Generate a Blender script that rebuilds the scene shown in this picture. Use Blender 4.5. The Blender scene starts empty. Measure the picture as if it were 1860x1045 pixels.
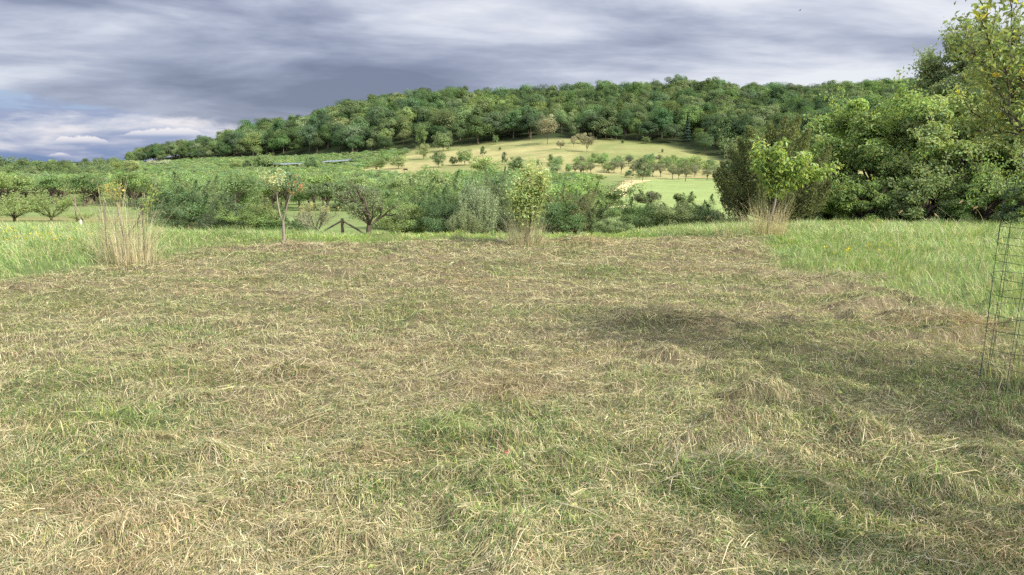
import bpy, math
import numpy as np
from mathutils import Vector

R = math.radians
sc = bpy.context.scene
# ---------------------------------------------------------------- camera
CAM_H = 1.6; TH = R(9.15); FPX = 1379.0
cam_d = bpy.data.cameras.new("camera"); cam = bpy.data.objects.new("camera", cam_d)
sc.collection.objects.link(cam); sc.camera = cam
cam.location = (0, 0, CAM_H); cam.rotation_euler = (R(90) - TH, 0, 0)
cam_d.sensor_width = 36; cam_d.lens = 36 * FPX / 1860; cam_d.clip_end = 20000; cam_d.clip_start = 0.05
# ---------------------------------------------------------------- sun and sky
SUN_EL, SUN_AZ = R(37), R(127)          # azimuth clockwise from +Y: from the right, a little behind
sd = Vector((math.sin(SUN_AZ) * math.cos(SUN_EL), math.cos(SUN_AZ) * math.cos(SUN_EL), math.sin(SUN_EL)))
sl = bpy.data.lights.new("sun", 'SUN'); sl.energy = 5.0; sl.angle = R(0.6); sl.color = (1.0, 0.94, 0.84)
so = bpy.data.objects.new("sun", sl); sc.collection.objects.link(so)
so.rotation_euler = (-sd).to_track_quat('-Z', 'Y').to_euler(); so.location = (30, -20, 40)
sc.view_settings.view_transform = 'Standard'; sc.view_settings.look = 'None'
sc.view_settings.exposure = 0.60; sc.view_settings.gamma = 1.0
sc.cycles.max_bounces = 6; sc.cycles.diffuse_bounces = 3; sc.cycles.transmission_bounces = 3
sc.cycles.transparent_max_bounces = 8; sc.cycles.volume_bounces = 0
sc.cycles.use_denoising = False
try: sc.cycles.denoiser = 'OPENIMAGEDENOISE'; sc.cycles.denoising_input_passes = 'RGB_ALBEDO_NORMAL'; sc.cycles.denoising_prefilter = 'ACCURATE'
except Exception: pass


def srgb(r, g, b, k=1.0):
    f = lambda c: ((c / 255 + 0.055) / 1.055) ** 2.4 if c > 10 else c / 255 / 12.92
    return (f(r) * k, f(g) * k, f(b) * k)


class NT:
    """tiny node-tree helper"""
    def __init__(self, tree):
        self.t = tree; self.n = tree.nodes; self.l = tree.links; self.n.clear()

    def node(self, typ, **kw):
        nd = self.n.new(typ)
        for k, v in kw.items():
            if k == 'inp':
                for a, b in v.items(): self.put(nd.inputs[a], b)
            else: setattr(nd, k, v)
        return nd

    def put(self, sock, v):
        if isinstance(v, bpy.types.NodeSocket): self.l.new(v, sock)
        else: sock.default_value = v

    def math(self, op, a, b=0.0, c=None, clamp=False):
        nd = self.n.new('ShaderNodeMath'); nd.operation = op; nd.use_clamp = clamp
        self.put(nd.inputs[0], a); self.put(nd.inputs[1], b)
        if c is not None: self.put(nd.inputs[2], c)
        return nd.outputs[0]

    def ss(self, x, a, b):
        nd = self.n.new('ShaderNodeMapRange'); nd.interpolation_type = 'SMOOTHSTEP'
        self.put(nd.inputs['Value'], x); nd.inputs['From Min'].default_value = a; nd.inputs['From Max'].default_value = b
        return nd.outputs['Result']

    def noise(self, vec, scale, detail=4, rough=0.55, dist=0.0):
        nd = self.n.new('ShaderNodeTexNoise'); self.put(nd.inputs['Vector'], vec)
        nd.inputs['Scale'].default_value = scale; nd.inputs['Detail'].default_value = detail
        nd.inputs['Roughness'].default_value = rough; nd.inputs['Distortion'].default_value = dist
        return nd.outputs['Fac']

    def ramp(self, fac, stops):
        nd = self.n.new('ShaderNodeValToRGB'); self.put(nd.inputs[0], fac)
        el = nd.color_ramp.elements
        while len(el) < len(stops): el.new(0.5)
        for e, (p, c) in zip(el, stops): e.position = p; e.color = (*c, 1)
        return nd.outputs[0]

    def mix(self, fac, a, b, blend='MIX'):
        nd = self.n.new('ShaderNodeMix'); nd.data_type = 'RGBA'; nd.blend_type = blend
        self.put(nd.inputs[0], fac)
        for s, v in ((nd.inputs[6], a), (nd.inputs[7], b)):
            self.put(s, v if isinstance(v, bpy.types.NodeSocket) else (*v, 1))
        return nd.outputs[2]

    def comb(self, x, y, z):
        nd = self.n.new('ShaderNodeCombineXYZ')
        for s, v in zip(nd.inputs, (x, y, z)): self.put(s, v)
        return nd.outputs[0]


world = bpy.data.worlds.new("World"); sc.world = world; world.use_nodes = True
w = NT(world.node_tree)
sky = w.node('ShaderNodeTexSky', sky_type='NISHITA', sun_disc=False)
sky.sun_elevation = SUN_EL; sky.sun_rotation = SUN_AZ
tc = w.node('ShaderNodeTexCoord')
sep = w.node('ShaderNodeSeparateXYZ'); w.l.new(tc.outputs['Generated'], sep.inputs[0])
dx, dy, dz = sep.outputs
dyc = w.math('MAXIMUM', dy, 0.05)
u_ = w.math('DIVIDE', dx, dyc); e_ = w.math('DIVIDE', dz, dyc)
den = w.math('ADD', w.math('MAXIMUM', dz, 0.0), 0.13)
px_ = w.math('DIVIDE', dx, den); py_ = w.math('DIVIDE', dy, den)
# streaky stratocumulus deck seen from below
skew = w.math('ADD', px_, w.math('MULTIPLY', py_, 0.6))
v1 = w.comb(w.math('MULTIPLY', skew, 0.62), py_, 3.0)
n1 = w.noise(v1, 0.66, 6, 0.52, 0.2)
n2 = w.noise(w.comb(w.math('MULTIPLY', skew, 0.75), py_, 9.0), 1.9, 6, 0.55, 0.15)
nb = w.noise(w.comb(w.math('MULTIPLY', px_, 0.6), py_, 17.0), 0.33, 2, 0.5, 0.0)
nE = w.noise(w.comb(w.math('MULTIPLY', u_, 2.4), w.math('MULTIPLY', w.math('ADD', e_, w.math('MULTIPLY', u_, 0.05)), 13.0), 4.0), 1.5, 6, 0.55, 0.25)
dens = w.math('ADD', w.math('MULTIPLY', n1, 0.30), w.math('ADD', w.math('MULTIPLY', n2, 0.16), w.math('ADD', w.math('MULTIPLY', nE, 0.50), w.math('MULTIPLY', nb, 0.12))))
# the dark bank low on the left, brighter gaps high up and to the right
bank = w.math('MULTIPLY', w.ss(e_, 0.22, 0.10), w.ss(w.math('ABSOLUTE', w.math('ADD', u_, 0.27)), 0.42, 0.05))
right = w.ss(u_, -0.1, 0.6)
dens = w.math('SUBTRACT', w.math('ADD', dens, w.math('MULTIPLY', right, 0.105)), w.math('MULTIPLY', bank, 0.115))
deck = w.ramp(dens, [(0.38, srgb(118, 127, 152)), (0.46, srgb(144, 152, 176)), (0.535, srgb(174, 181, 201)),
                     (0.60, srgb(205, 210, 224)), (0.67, srgb(232, 235, 242))])
# opening with fair-weather cloud on the lower left
edge_n = w.noise(w.comb(w.math('MULTIPLY', u_, 1.0), w.math('MULTIPLY', e_, 3.0), 2.0), 9.0, 6, 0.6, 0.2)
edge = w.math('ADD', w.math('MULTIPLY_ADD', w.math('ADD', u_, 0.67), -0.170, 0.100), w.math('MULTIPLY_ADD', edge_n, 0.05, -0.025))
open_ = w.ss(w.math('SUBTRACT', edge, e_), -0.004, 0.010)
vv = w.comb(u_, w.math('MULTIPLY', e_, 5.5), 0.0)
c1 = w.noise(vv, 5.5, 7, 0.6, 0.35)
c2 = w.noise(w.comb(u_, w.math('MULTIPLY', e_, 3.2), 5.0), 16.0, 6, 0.55, 0.2)
cl = w.math('ADD', w.math('MULTIPLY', c1, 0.75), w.math('MULTIPLY', c2, 0.25))
band = w.ss(w.math('ABSOLUTE', w.math('SUBTRACT', e_, 0.044)), 0.042, 0.008)
cl = w.math('ADD', cl, w.math('MULTIPLY_ADD', band, 0.13, -0.085))
clear = w.ramp(e_, [(0.0, srgb(104, 130, 176)), (0.022, srgb(128, 150, 192)), (0.055, srgb(150, 172, 208)), (0.10, srgb(168, 188, 216))])
puff = w.ramp(cl, [(0.47, srgb(150, 162, 196)), (0.56, srgb(190, 196, 216)), (0.66, srgb(232, 228, 234))])
lowsky = w.mix(w.ss(cl, 0.39, 0.48), clear, puff)
# one lone bright cumulus, flat bottom
def cumulus(cu, ce, wu, we, dst):
    nn = w.noise(w.comb(u_, w.math('MULTIPLY', e_, 1.3), 8.0), 34.0, 5, 0.6, 0.0)
    a = w.math('POWER', w.math('DIVIDE', w.math('SUBTRACT', u_, cu), wu), 2.0)
    hh = w.math('SUBTRACT', e_, ce)
    top = w.math('MULTIPLY', w.math('SUBTRACT', 1.0, a), we)
    top = w.math('ADD', top, w.math('MULTIPLY_ADD', nn, 0.020, -0.010))
    m = w.math('MULTIPLY', w.ss(w.math('SUBTRACT', top, hh), 0.0, 0.002), w.ss(hh, -0.003, 0.003))
    shade = w.mix(w.ss(hh, -0.002, we), srgb(196, 200, 220), srgb(240, 236, 240))
    return w.mix(m, dst, shade)
lowsky = cumulus(-0.562, 0.0290, 0.040, 0.009, lowsky)
lowsky = cumulus(-0.590, 0.0125, 0.016, 0.006, lowsky)
lowsky = cumulus(-0.440, 0.0380, 0.070, 0.010, lowsky)
skyc = w.mix(open_, deck, lowsky)
skyc = w.mix(w.ss(dz, -0.01, -0.08), skyc, srgb(120, 130, 110))
# extra sky brightness added overhead and behind the viewer, out of view, to light foliage
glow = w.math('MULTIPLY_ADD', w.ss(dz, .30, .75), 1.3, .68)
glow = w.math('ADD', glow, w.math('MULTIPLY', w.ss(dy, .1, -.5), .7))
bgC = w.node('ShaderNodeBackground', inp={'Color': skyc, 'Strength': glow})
bgS = w.node('ShaderNodeBackground', inp={'Color': sky.outputs[0], 'Strength': 0.10})
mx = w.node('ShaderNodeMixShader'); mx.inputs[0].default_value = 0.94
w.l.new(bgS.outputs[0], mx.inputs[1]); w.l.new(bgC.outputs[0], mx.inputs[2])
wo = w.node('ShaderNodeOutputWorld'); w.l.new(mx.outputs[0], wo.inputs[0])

# ---------------------------------------------------------------- numeric helpers
def hash2(ix, iy, seed):
    h = (ix.astype(np.int64) * 374761393 + iy.astype(np.int64) * 668265263 + seed * 974711) & 0xffffffff
    h = ((h ^ (h >> 13)) * 1274126177) & 0xffffffff
    return ((h ^ (h >> 16)) & 0xffffff) / float(0xffffff)


def vnoise(x, y, seed=0):
    x = np.asarray(x, float); y = np.asarray(y, float)
    ix = np.floor(x); iy = np.floor(y); fx = x - ix; fy = y - iy
    fx = fx * fx * (3 - 2 * fx); fy = fy * fy * (3 - 2 * fy)
    a = hash2(ix, iy, seed); b = hash2(ix + 1, iy, seed); c = hash2(ix, iy + 1, seed); d = hash2(ix + 1, iy + 1, seed)
    return (a * (1 - fx) + b * fx) * (1 - fy) + (c * (1 - fx) + d * fx) * fy


def fbm(x, y, seed=0, o=4):
    s = 0; a = 1; t = 0
    for i in range(o):
        s = s + a * vnoise(x * 2 ** i + 13.7 * i, y * 2 ** i + 7.1 * i, seed + i); t += a; a *= 0.5
    return s / t


def sst(x, a, b):
    t = np.clip((np.asarray(x, float) - a) / (b - a), 0, 1); return t * t * (3 - 2 * t)


def el_of(py):
    return np.arctan((522.5 - np.asarray(py, float)) / FPX) - TH


def zpix(py, Y):
    return CAM_H + Y * np.tan(el_of(py))


def xpix(px, Y, z):
    c = Y * math.cos(TH) - (z - CAM_H) * math.sin(TH)
    return c * (np.asarray(px, float) - 930) / FPX


def pix_ground(px, py):
    """where a pixel looks at the flat near meadow"""
    Y = -CAM_H / np.tan(el_of(py)); return xpix(px, Y, 0.0), Y


# ---------------------------------------------------------------- terrain
CX = np.array([-900, 0, 150, 235, 260, 400, 550, 700, 830, 900, 1000, 1100, 1200, 1310, 1450, 1600, 1900, 2800], float)
YB = np.array([900, 900, 900, 860, 820, 760, 700, 620, 600, 590, 570, 570, 540, 480, 460, 450, 450, 450], float)
PB = np.array([307, 307, 307, 302, 297, 291, 287, 278, 266, 260, 253, 253, 264, 293, 300, 300, 300, 300], float)
YR = np.array([1500, 1500, 1400, 1000, 930, 900, 880, 860, 850, 850, 850, 850, 850, 830, 800, 780, 780, 780], float)
PR = np.array([305, 305, 304, 300, 296, 271, 240, 202, 197, 201, 197, 190, 186, 185, 194, 186, 194, 194], float)
FIELD_EDGE = ([17.6, 26.0, 38.0, 54.0, 60.0], [130, 190, 260, 330, 350])

NEARY = np.array([-60, 16.5, 19, 24, 30, 36, 50, 70, 100, 130, 180, 330], float)
NEARZ_L = np.array([0, 0, -0.05, -0.35, -0.85, -1.2, -1.9, -2.8, -3.9, -4.8, -5.7, -6.4])
NEARZ_C = np.array([0, 0, -0.20, -0.72, -1.30, -1.75, -2.2, -3.0, -4.2, -5.2, -6.0, -5.0])
NEARZ_R = np.array([0, 0, -0.05, -0.25, -0.9, -1.6, -2.6, -4.2, -6.0, -6.4, -6.6, -4.9])

HEAPS = []       # (x, y, radius_x, radius_y, height)
for (px, py, rx, ry, h) in [(1190, 590, .42, .26, .12), (1725, 600, .45, .25, .14), (527, 455, .5, .4, .14), (1065, 447, .6, .4, .13),
                            (940, 485, .6, .3, .09), (1375, 442, .9, .4, .12), (1520, 510, .6, .3, .09), (1300, 868, .30, .16, .07),
                            (505, 690, .38, .22, .06), (1215, 655, .35, .18, .05), (980, 690, .5, .2, .05), (810, 800, .32, .2, .06),
                            (1410, 900, .3, .2, .07), (360, 745, .3, .2, .05), (1660, 640, .4, .2, .07), (60, 622, .6, .15, .05)]:
    gx, gy = pix_ground(px, py); HEAPS.append((float(gx), float(gy), rx, ry, h))


def H0(X, Y):
    X = np.asarray(X, float); Y = np.asarray(Y, float)
    X, Y = np.broadcast_arrays(X, Y)
    px = 930 + FPX * X / np.maximum(Y, 20) * 1.0
    px = np.clip(px, -900, 2800)
    near = np.clip(Y, -60, 330)
    zl = np.interp(near, NEARY, NEARZ_L); zc = np.interp(near, NEARY, NEARZ_C); zr = np.interp(near, NEARY, NEARZ_R)
    a = sst(px, 150, 480); b = sst(px, 1050, 1350)
    z0 = zl * (1 - a) + zc * a * (1 - b) + zr * b
    yb = np.interp(px, CX, YB); pb = np.interp(px, CX, PB); yr = np.interp(px, CX, YR); pr = np.interp(px, CX, PR)
    zb = zpix(pb, yb); zrd = zpix(pr, yr)
    t = np.clip((Y - 330) / (yb - 330), 0, 1)
    z1 = z0 + (zb - z0) * (0.55 * t + 0.45 * t * t)
    t2 = np.clip((Y - yb) / (yr - yb), 0, 1)
    z2 = zb + (zrd - zb) * (t2 + 0.12 * np.sin(t2 * math.pi))
    z3 = np.maximum(zrd - (Y - yr) * 0.06, -8.0)
    z = np.where(Y < 330, z0, np.where(Y < yb, z1, np.where(Y < yr, z2, np.minimum(z3, zrd))))
    far = sst(Y, 25, 60)
    z = z + far * (fbm(X / 23, Y / 23, 5, 3) - .5) * 0.7
    return z


def H(X, Y):
    X = np.asarray(X, float); Y = np.asarray(Y, float)
    z = H0(X, Y)
    k = 1 - sst(Y, 22, 34)
    m = (fbm(X / 1.6, Y / 1.1, 21, 3) - .5) * 0.09 + (fbm(X / .30, Y / .22, 31, 3) - .5) * 0.105
    m = m + np.clip(fbm(X / .42, Y / .28, 77, 3) - .58, 0, 1) * 0.32 * (.4 + 1.2 * vnoise(X / 2.3, Y / 2.3, 12)) + (fbm(X / .10, Y / .08, 41, 2) - .5) * .030
    z = z + k * m
    for (hx, hy, rx, ry, h) in HEAPS:
        d2 = ((X - hx) / rx) ** 2 + ((Y - hy) / ry) ** 2
        z = z + .8 * h * np.exp(-d2 * 1.3) * (0.7 + .6 * vnoise(X * 9, Y * 9, 3))
    return z


def Hs(x, y): return float(H(x, y))


def hay_mask(X, Y, raw=False):
    """1 on the mown strip, 0 in the standing grass"""
    n = (fbm(X / 1.3, Y / 1.3, 51, 3) - .5) * 1.6
    left = np.interp(Y, [0, 9.5, 13, 15.5], [-8.6, -7.2, -6.2, -5.8])
    rightb = np.interp(Y, [0, 6, 9, 12, 17], [4.1, 4.4, 4.9, 4.2, 5.3])
    topb = np.interp(X, [-7, -2, 3, 6], [15.2, 15.9, 17.3, 17.6])
    d = np.minimum(np.minimum(X - left, rightb - X), (topb - Y))
    return sst(d + n * .6, -0.35, 0.45) if not raw else d + n * .35


GREENP = []
for (px, py, r, s) in [(230, 770, .42, 1), (110, 810, .3, .6), (290, 605, .6, .9), (400, 615, .5, .6), (820, 800, .3, .9), (1330, 890, .42, .9), (1500, 960, .35, .7),
                       (1100, 495, .8, .7), (1130, 540, .5, .4), (940, 570, .4, .6), (680, 905, .15, .8), (560, 880, .2, .5), (1400, 640, .5, .5),
                       (1200, 740, .5, .4), (1560, 700, .6, .5), (1700, 690, .6, .6), (1820, 760, .5, .5), (100, 560, 1.0, .6), (330, 560, .8, .4),
                       (1010, 960, .3, .4), (1050, 780, .3, .4), (1350, 545, .6, .5), (860, 640, .4, .3), (1180, 600, .3, .5), (60, 760, .4, .5), (1440, 770, .5, .55),(1640, 860, .5, .4)]:
    gx, gy = pix_ground(px, py); GREENP.append((float(gx), float(gy), r, s))


def green_mask(X, Y):
    g = 0.5 * sst(fbm(X / 1.1, Y / .8, 91, 4), .52, .72)
    for (hx, hy, r, s) in GREENP:
        d2 = ((X - hx) / r) ** 2 + ((Y - hy) / (r * .8)) ** 2
        g = np.maximum(g, s * np.exp(-d2) * (0.6 + .7 * vnoise(X * 5, Y * 5, 4)))
    return np.clip(g, 0, 1)


def edge_x(Y): return np.interp(Y, FIELD_EDGE[1], FIELD_EDGE[0])


# ---------------------------------------------------------------- mesh helpers
class MB:
    def __init__(self): self.v = []; self.f = []; self.c = []; self.m = []; self.n = 0

    def add(self, v, f, col=(1, 1, 1), mat=0):
        v = np.asarray(v, float).reshape(-1, 3); f = np.asarray(f, np.int64).reshape(-1, 4)
        self.v.append(v); self.f.append(f + self.n); self.n += len(v)
        c = np.asarray(col, float)
        if c.ndim == 1: c = np.broadcast_to(c, (len(v), 3))
        self.c.append(c); self.m.append(np.full(len(f), mat, np.int32))
        return self

    def join(self, o, T=None):
        for v, f, c, m in zip(o.v, o.f, o.c, o.m): pass
        v = np.concatenate(o.v); f = np.concatenate(o.f)
        if T is not None: v = T(v)
        self.v.append(v); self.f.append(f + self.n); self.n += len(v)
        self.c.append(np.concatenate(o.c)); self.m.append(np.concatenate(o.m))

    def mesh(self, name, mats, smooth=False):
        v = np.concatenate(self.v); f = np.concatenate(self.f); c = np.concatenate(self.c); m = np.concatenate(self.m)
        me = bpy.data.meshes.new(name)
        me.vertices.add(len(v)); me.vertices.foreach_set('co', v.astype(np.float32).ravel())
        me.loops.add(len(f) * 4); me.polygons.add(len(f))
        me.polygons.foreach_set('loop_start', np.arange(0, len(f) * 4, 4, dtype=np.int32))
        me.loops.foreach_set('vertex_index', f.astype(np.int32).ravel())
        me.polygons.foreach_set('material_index', m)
        me.polygons.foreach_set('use_smooth', np.full(len(f), smooth, bool))
        me.update(calc_edges=True)
        at = me.color_attributes.new('Col', 'FLOAT_COLOR', 'POINT')
        at.data.foreach_set('color', np.concatenate([c, np.ones((len(c), 1))], 1).astype(np.float32).ravel())
        for mt in (mats if isinstance(mats, (list, tuple)) else [mats]): me.materials.append(mt)
        return me

    def build(self, name, mats, parent=None, smooth=False, loc=None):
        o = bpy.data.objects.new(name, self.mesh(name, mats, smooth)); sc.collection.objects.link(o)
        if parent is not None: o.parent = parent
        if loc is not None: o.location = loc
        return o


def tag(o, label=None, cat=None, group=None, kind=None):
    if label: o['label'] = label
    if cat: o['category'] = cat
    if group: o['group'] = group
    if kind: o['kind'] = kind
    return o


def empty(name, loc, label, cat, group=None, rz=0.0, s=1.0):
    o = bpy.data.objects.new(name, None); sc.collection.objects.link(o)
    o.location = loc; o.rotation_euler = (0, 0, rz); o.scale = (s, s, s); o.empty_display_size = .3
    return tag(o, label, cat, group)


def copy_tree(o, parent=None):
    c = o.copy(); sc.collection.objects.link(c); c.parent = parent
    for ch in o.children: copy_tree(ch, c)
    return c


def tube(mb, pts, rad, sides=6, col=(1, 1, 1), mat=0):
    pts = np.asarray(pts, float); n = len(pts); rad = np.broadcast_to(np.asarray(rad, float), (n,))
    d = np.gradient(pts, axis=0); d /= np.linalg.norm(d, axis=1)[:, None] + 1e-9
    ref = np.where(np.abs(d[:, 2:3]) > .9, np.array([[1., 0, 0]]), np.array([[0, 0, 1.]]))
    a = np.cross(d, ref); a /= np.linalg.norm(a, axis=1)[:, None] + 1e-9
    for i in range(1, n):      # keep the frame from flipping
        t = a[i - 1] - d[i] * np.dot(a[i - 1], d[i]); nt = np.linalg.norm(t)
        if nt > 1e-6: a[i] = t / nt
    b = np.cross(d, a)
    ang = np.arange(sides) / sides * 2 * math.pi
    v = pts[:, None, :] + rad[:, None, None] * (np.cos(ang)[None, :, None] * a[:, None, :] + np.sin(ang)[None, :, None] * b[:, None, :])
    i = np.arange(n - 1)[:, None] * sides; j = np.arange(sides)[None, :]; k = (j + 1) % sides
    f = np.stack([i + j, i + k, i + sides + k, i + sides + j], -1).reshape(-1, 4)
    mb.add(v.reshape(-1, 3), f, col, mat)
    if sides == 4 or sides == 6:
        for base in (0, (n - 1) * sides):
            if sides == 4: mb.add(v.reshape(-1, 3)[base:base + 4], [[0, 1, 2, 3]], col, mat)
            else: mb.add(v.reshape(-1, 3)[base:base + 6], [[0, 1, 2, 3], [3, 4, 5, 0]], col, mat)


def box(mb, c, s, rz=0.0, col=(1, 1, 1), mat=0):
    x, y, z = np.array(s) / 2
    v = np.array([[-x, -y, -z], [x, -y, -z], [x, y, -z], [-x, y, -z], [-x, -y, z], [x, -y, z], [x, y, z], [-x, y, z]])
    ca, sa = math.cos(rz), math.sin(rz)
    v = np.stack([v[:, 0] * ca - v[:, 1] * sa, v[:, 0] * sa + v[:, 1] * ca, v[:, 2]], 1) + np.array(c)
    mb.add(v, [[0, 3, 2, 1], [4, 5, 6, 7], [0, 1, 5, 4], [1, 2, 6, 5], [2, 3, 7, 6], [3, 0, 4, 7]], col, mat)


def unit(v): return v / (np.linalg.norm(v, axis=-1, keepdims=True) + 1e-9)


def leaves(mb, pos, nrm, L, W, cols, rng, axis=None, mat=0, droop=0.18):
    """one bent diamond per leaf"""
    n = len(pos); L = np.broadcast_to(L, (n,))[:, None]; W = np.broadcast_to(W, (n,))[:, None]
    nrm = unit(nrm)
    if axis is None: axis = rng.normal(size=(n, 3))
    a = unit(axis - nrm * np.sum(axis * nrm, 1, keepdims=True)); b = np.cross(nrm, a)
    v = np.stack([pos - a * L * .5 - nrm * L * droop * .5, pos + b * W * .5 + nrm * L * .04, pos + a * L * .5 - nrm * L * droop, pos - b * W * .5 + nrm * L * .04], 1)
    f = np.arange(n * 4).reshape(n, 4)
    mb.add(v.reshape(-1, 3), f, np.repeat(cols, 4, 0), mat)


def pal(rng, n, base, vv=.18, hv=.10, yellow=0.0):
    base = np.array(base, float)
    k = np.exp(rng.normal(0, vv, (n, 1)))
    c = base[None] * k
    h = rng.normal(0, hv, (n, 1)); c[:, 0:1] *= np.exp(h * 1.4); c[:, 2:3] *= np.exp(-h)
    if yellow > 0:
        m = rng.random(n) < yellow; c[m] = c[m] * np.array([2.6, 1.7, .8])
    return np.clip(c, 0.003, .9)


# ---------------------------------------------------------------- materials
def mat_leaf(name, trans=0.35, rough=0.55, spec=0.25, objvar=0.25, tint=(1, 1, 1), gain=1.0, satm=.83):
    m = bpy.data.materials.new(name); m.use_nodes = True; n = NT(m.node_tree)
    at = n.node('ShaderNodeAttribute', attribute_name='Col')
    oi = n.node('ShaderNodeObjectInfo')
    r = oi.outputs['Random']
    k = n.math('MULTIPLY_ADD', r, 2 * objvar * gain, (1 - objvar) * gain)
    hue = n.node('ShaderNodeHueSaturation', inp={'Color': at.outputs['Color'], 'Value': k,
                 'Hue': n.math('MULTIPLY_ADD', n.math('FRACT', n.math('MULTIPLY', r, 17.3)), 0.05 * objvar * 3, .5 - .025 * objvar * 3),
                 'Saturation': n.math('MULTIPLY_ADD', n.math('FRACT', n.math('MULTIPLY', r, 7.7)), 0.22, satm)})
    col = n.mix(1.0, hue.outputs[0], tint, 'MULTIPLY')
    p = n.node('ShaderNodeBsdfPrincipled', inp={'Base Color': col, 'Roughness': rough, 'Specular IOR Level': spec})
    t = n.node('ShaderNodeBsdfTranslucent', inp={'Color': n.mix(1.0, col, (1.25, 1.3, .6), 'MULTIPLY')})
    mx = n.node('ShaderNodeMixShader'); mx.inputs[0].default_value = trans
    n.l.new(p.outputs[0], mx.inputs[1]); n.l.new(t.outputs[0], mx.inputs[2])
    o = n.node('ShaderNodeOutputMaterial'); n.l.new(mx.outputs[0], o.inputs[0])
    return m


def mat_bark(name, c1, c2, scale=14.0):
    m = bpy.data.materials.new(name); m.use_nodes = True; n = NT(m.node_tree)
    tc = n.node('ShaderNodeTexCoord')
    mp = n.node('ShaderNodeMapping', inp={'Vector': tc.outputs['Object'], 'Scale': (1, 1, .3)})
    f = n.noise(mp.outputs[0], scale, 6, .65, .4)
    col = n.ramp(f, [(.35, c1), (.65, c2)])
    bp = n.node('ShaderNodeBump', inp={'Strength': .6, 'Distance': .02, 'Height': f})
    p = n.node('ShaderNodeBsdfPrincipled', inp={'Base Color': col, 'Roughness': .9, 'Specular IOR Level': .15, 'Normal': bp.outputs[0]})
    o = n.node('ShaderNodeOutputMaterial'); n.l.new(p.outputs[0], o.inputs[0])
    return m


def mat_plain(name, c, rough=.7, spec=.3, var=.25, scale=20, metal=0.0):
    m = bpy.data.materials.new(name); m.use_nodes = True; n = NT(m.node_tree)
    tc = n.node('ShaderNodeTexCoord'); f = n.noise(tc.outputs['Object'], scale, 4, .6)
    col = n.ramp(f, [(.3, tuple(x * (1 - var) for x in c)), (.7, tuple(min(1, x * (1 + var)) for x in c))])
    p = n.node('ShaderNodeBsdfPrincipled', inp={'Base Color': col, 'Roughness': rough, 'Specular IOR Level': spec, 'Metallic': metal})
    o = n.node('ShaderNodeOutputMaterial'); n.l.new(p.outputs[0], o.inputs[0])
    return m


M_leaf = mat_leaf('foliage', .40, .6, .2, .20, (1.14, 1.0, 1.0), gain=2.35, satm=.70)
M_forest = mat_leaf('woodland_foliage', .30, .8, .1, .27, (1.0, .99, 1.0), gain=1.75, satm=.72)
M_one = mat_leaf('single_tree_foliage', .42, .5, .3, .04, (1.12, 1.0, .95), gain=2.25, satm=.72)
M_grass = mat_leaf('grass_blades', .30, .6, .2, .0)
M_hay = mat_leaf('dry_straw', .22, .7, .2, .0)
M_bark = mat_bark('bark', srgb(60, 52, 44), srgb(112, 102, 88))
M_barkpale = mat_bark('pale_bark', srgb(92, 86, 74), srgb(146, 139, 122), 9)
M_wood = mat_bark('weathered_wood', srgb(84, 76, 64), srgb(140, 128, 108), 8)
M_wire = mat_plain('green_coated_wire', srgb(34, 60, 48), .6, .3, .3, 60)
M_rust = mat_plain('dark_wire', srgb(78, 72, 62), .6, .4, .3, 60)

# ground material: vertex colours say what grows there, noise breaks it up
def mat_ground():
    m = bpy.data.materials.new('meadow_ground'); m.use_nodes = True; n = NT(m.node_tree)
    at = n.node('ShaderNodeAttribute', attribute_name='Col')
    geo = n.node('ShaderNodeNewGeometry'); P = geo.outputs['Position']
    mp = n.node('ShaderNodeMapping', inp={'Vector': P, 'Scale': (1, .5, 1)})
    a = n.noise(mp.outputs[0], .11, 5, .6); b = n.noise(P, 1.3, 5, .65); c = n.noise(P, 26, 4, .7)
    k = n.math('MULTIPLY', n.math('MULTIPLY_ADD', a, .55, .72), n.math('MULTIPLY', n.math('MULTIPLY_ADD', b, .7, .65), n.math('MULTIPLY_ADD', c, .9, .55)))
    mp2 = n.node('ShaderNodeMapping', inp={'Vector': P, 'Scale': (.018, .30, 1)})
    st = n.noise(mp2.outputs[0], 1.0, 4, .6); st2 = n.noise(P, .32, 4, .7)
    k = n.math('MULTIPLY', k, n.math('MULTIPLY', n.math('MULTIPLY_ADD', st, .70, .66), n.math('MULTIPLY_ADD', st2, .4, .8)))
    hs = n.node('ShaderNodeHueSaturation', inp={'Color': at.outputs['Color'], 'Value': k, 'Hue': n.math('MULTIPLY_ADD', a, .05, .475)})
    bp = n.node('ShaderNodeBump', inp={'Strength': .5, 'Distance': .05, 'Height': n.math('ADD', b, c)})
    p = n.node('ShaderNodeBsdfPrincipled', inp={'Base Color': hs.outputs[0], 'Roughness': .95, 'Specular IOR Level': .05, 'Normal': bp.outputs[0]})
    o = n.node('ShaderNodeOutputMaterial'); n.l.new(p.outputs[0], o.inputs[0])
    return m


M_ground = mat_ground()

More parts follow.
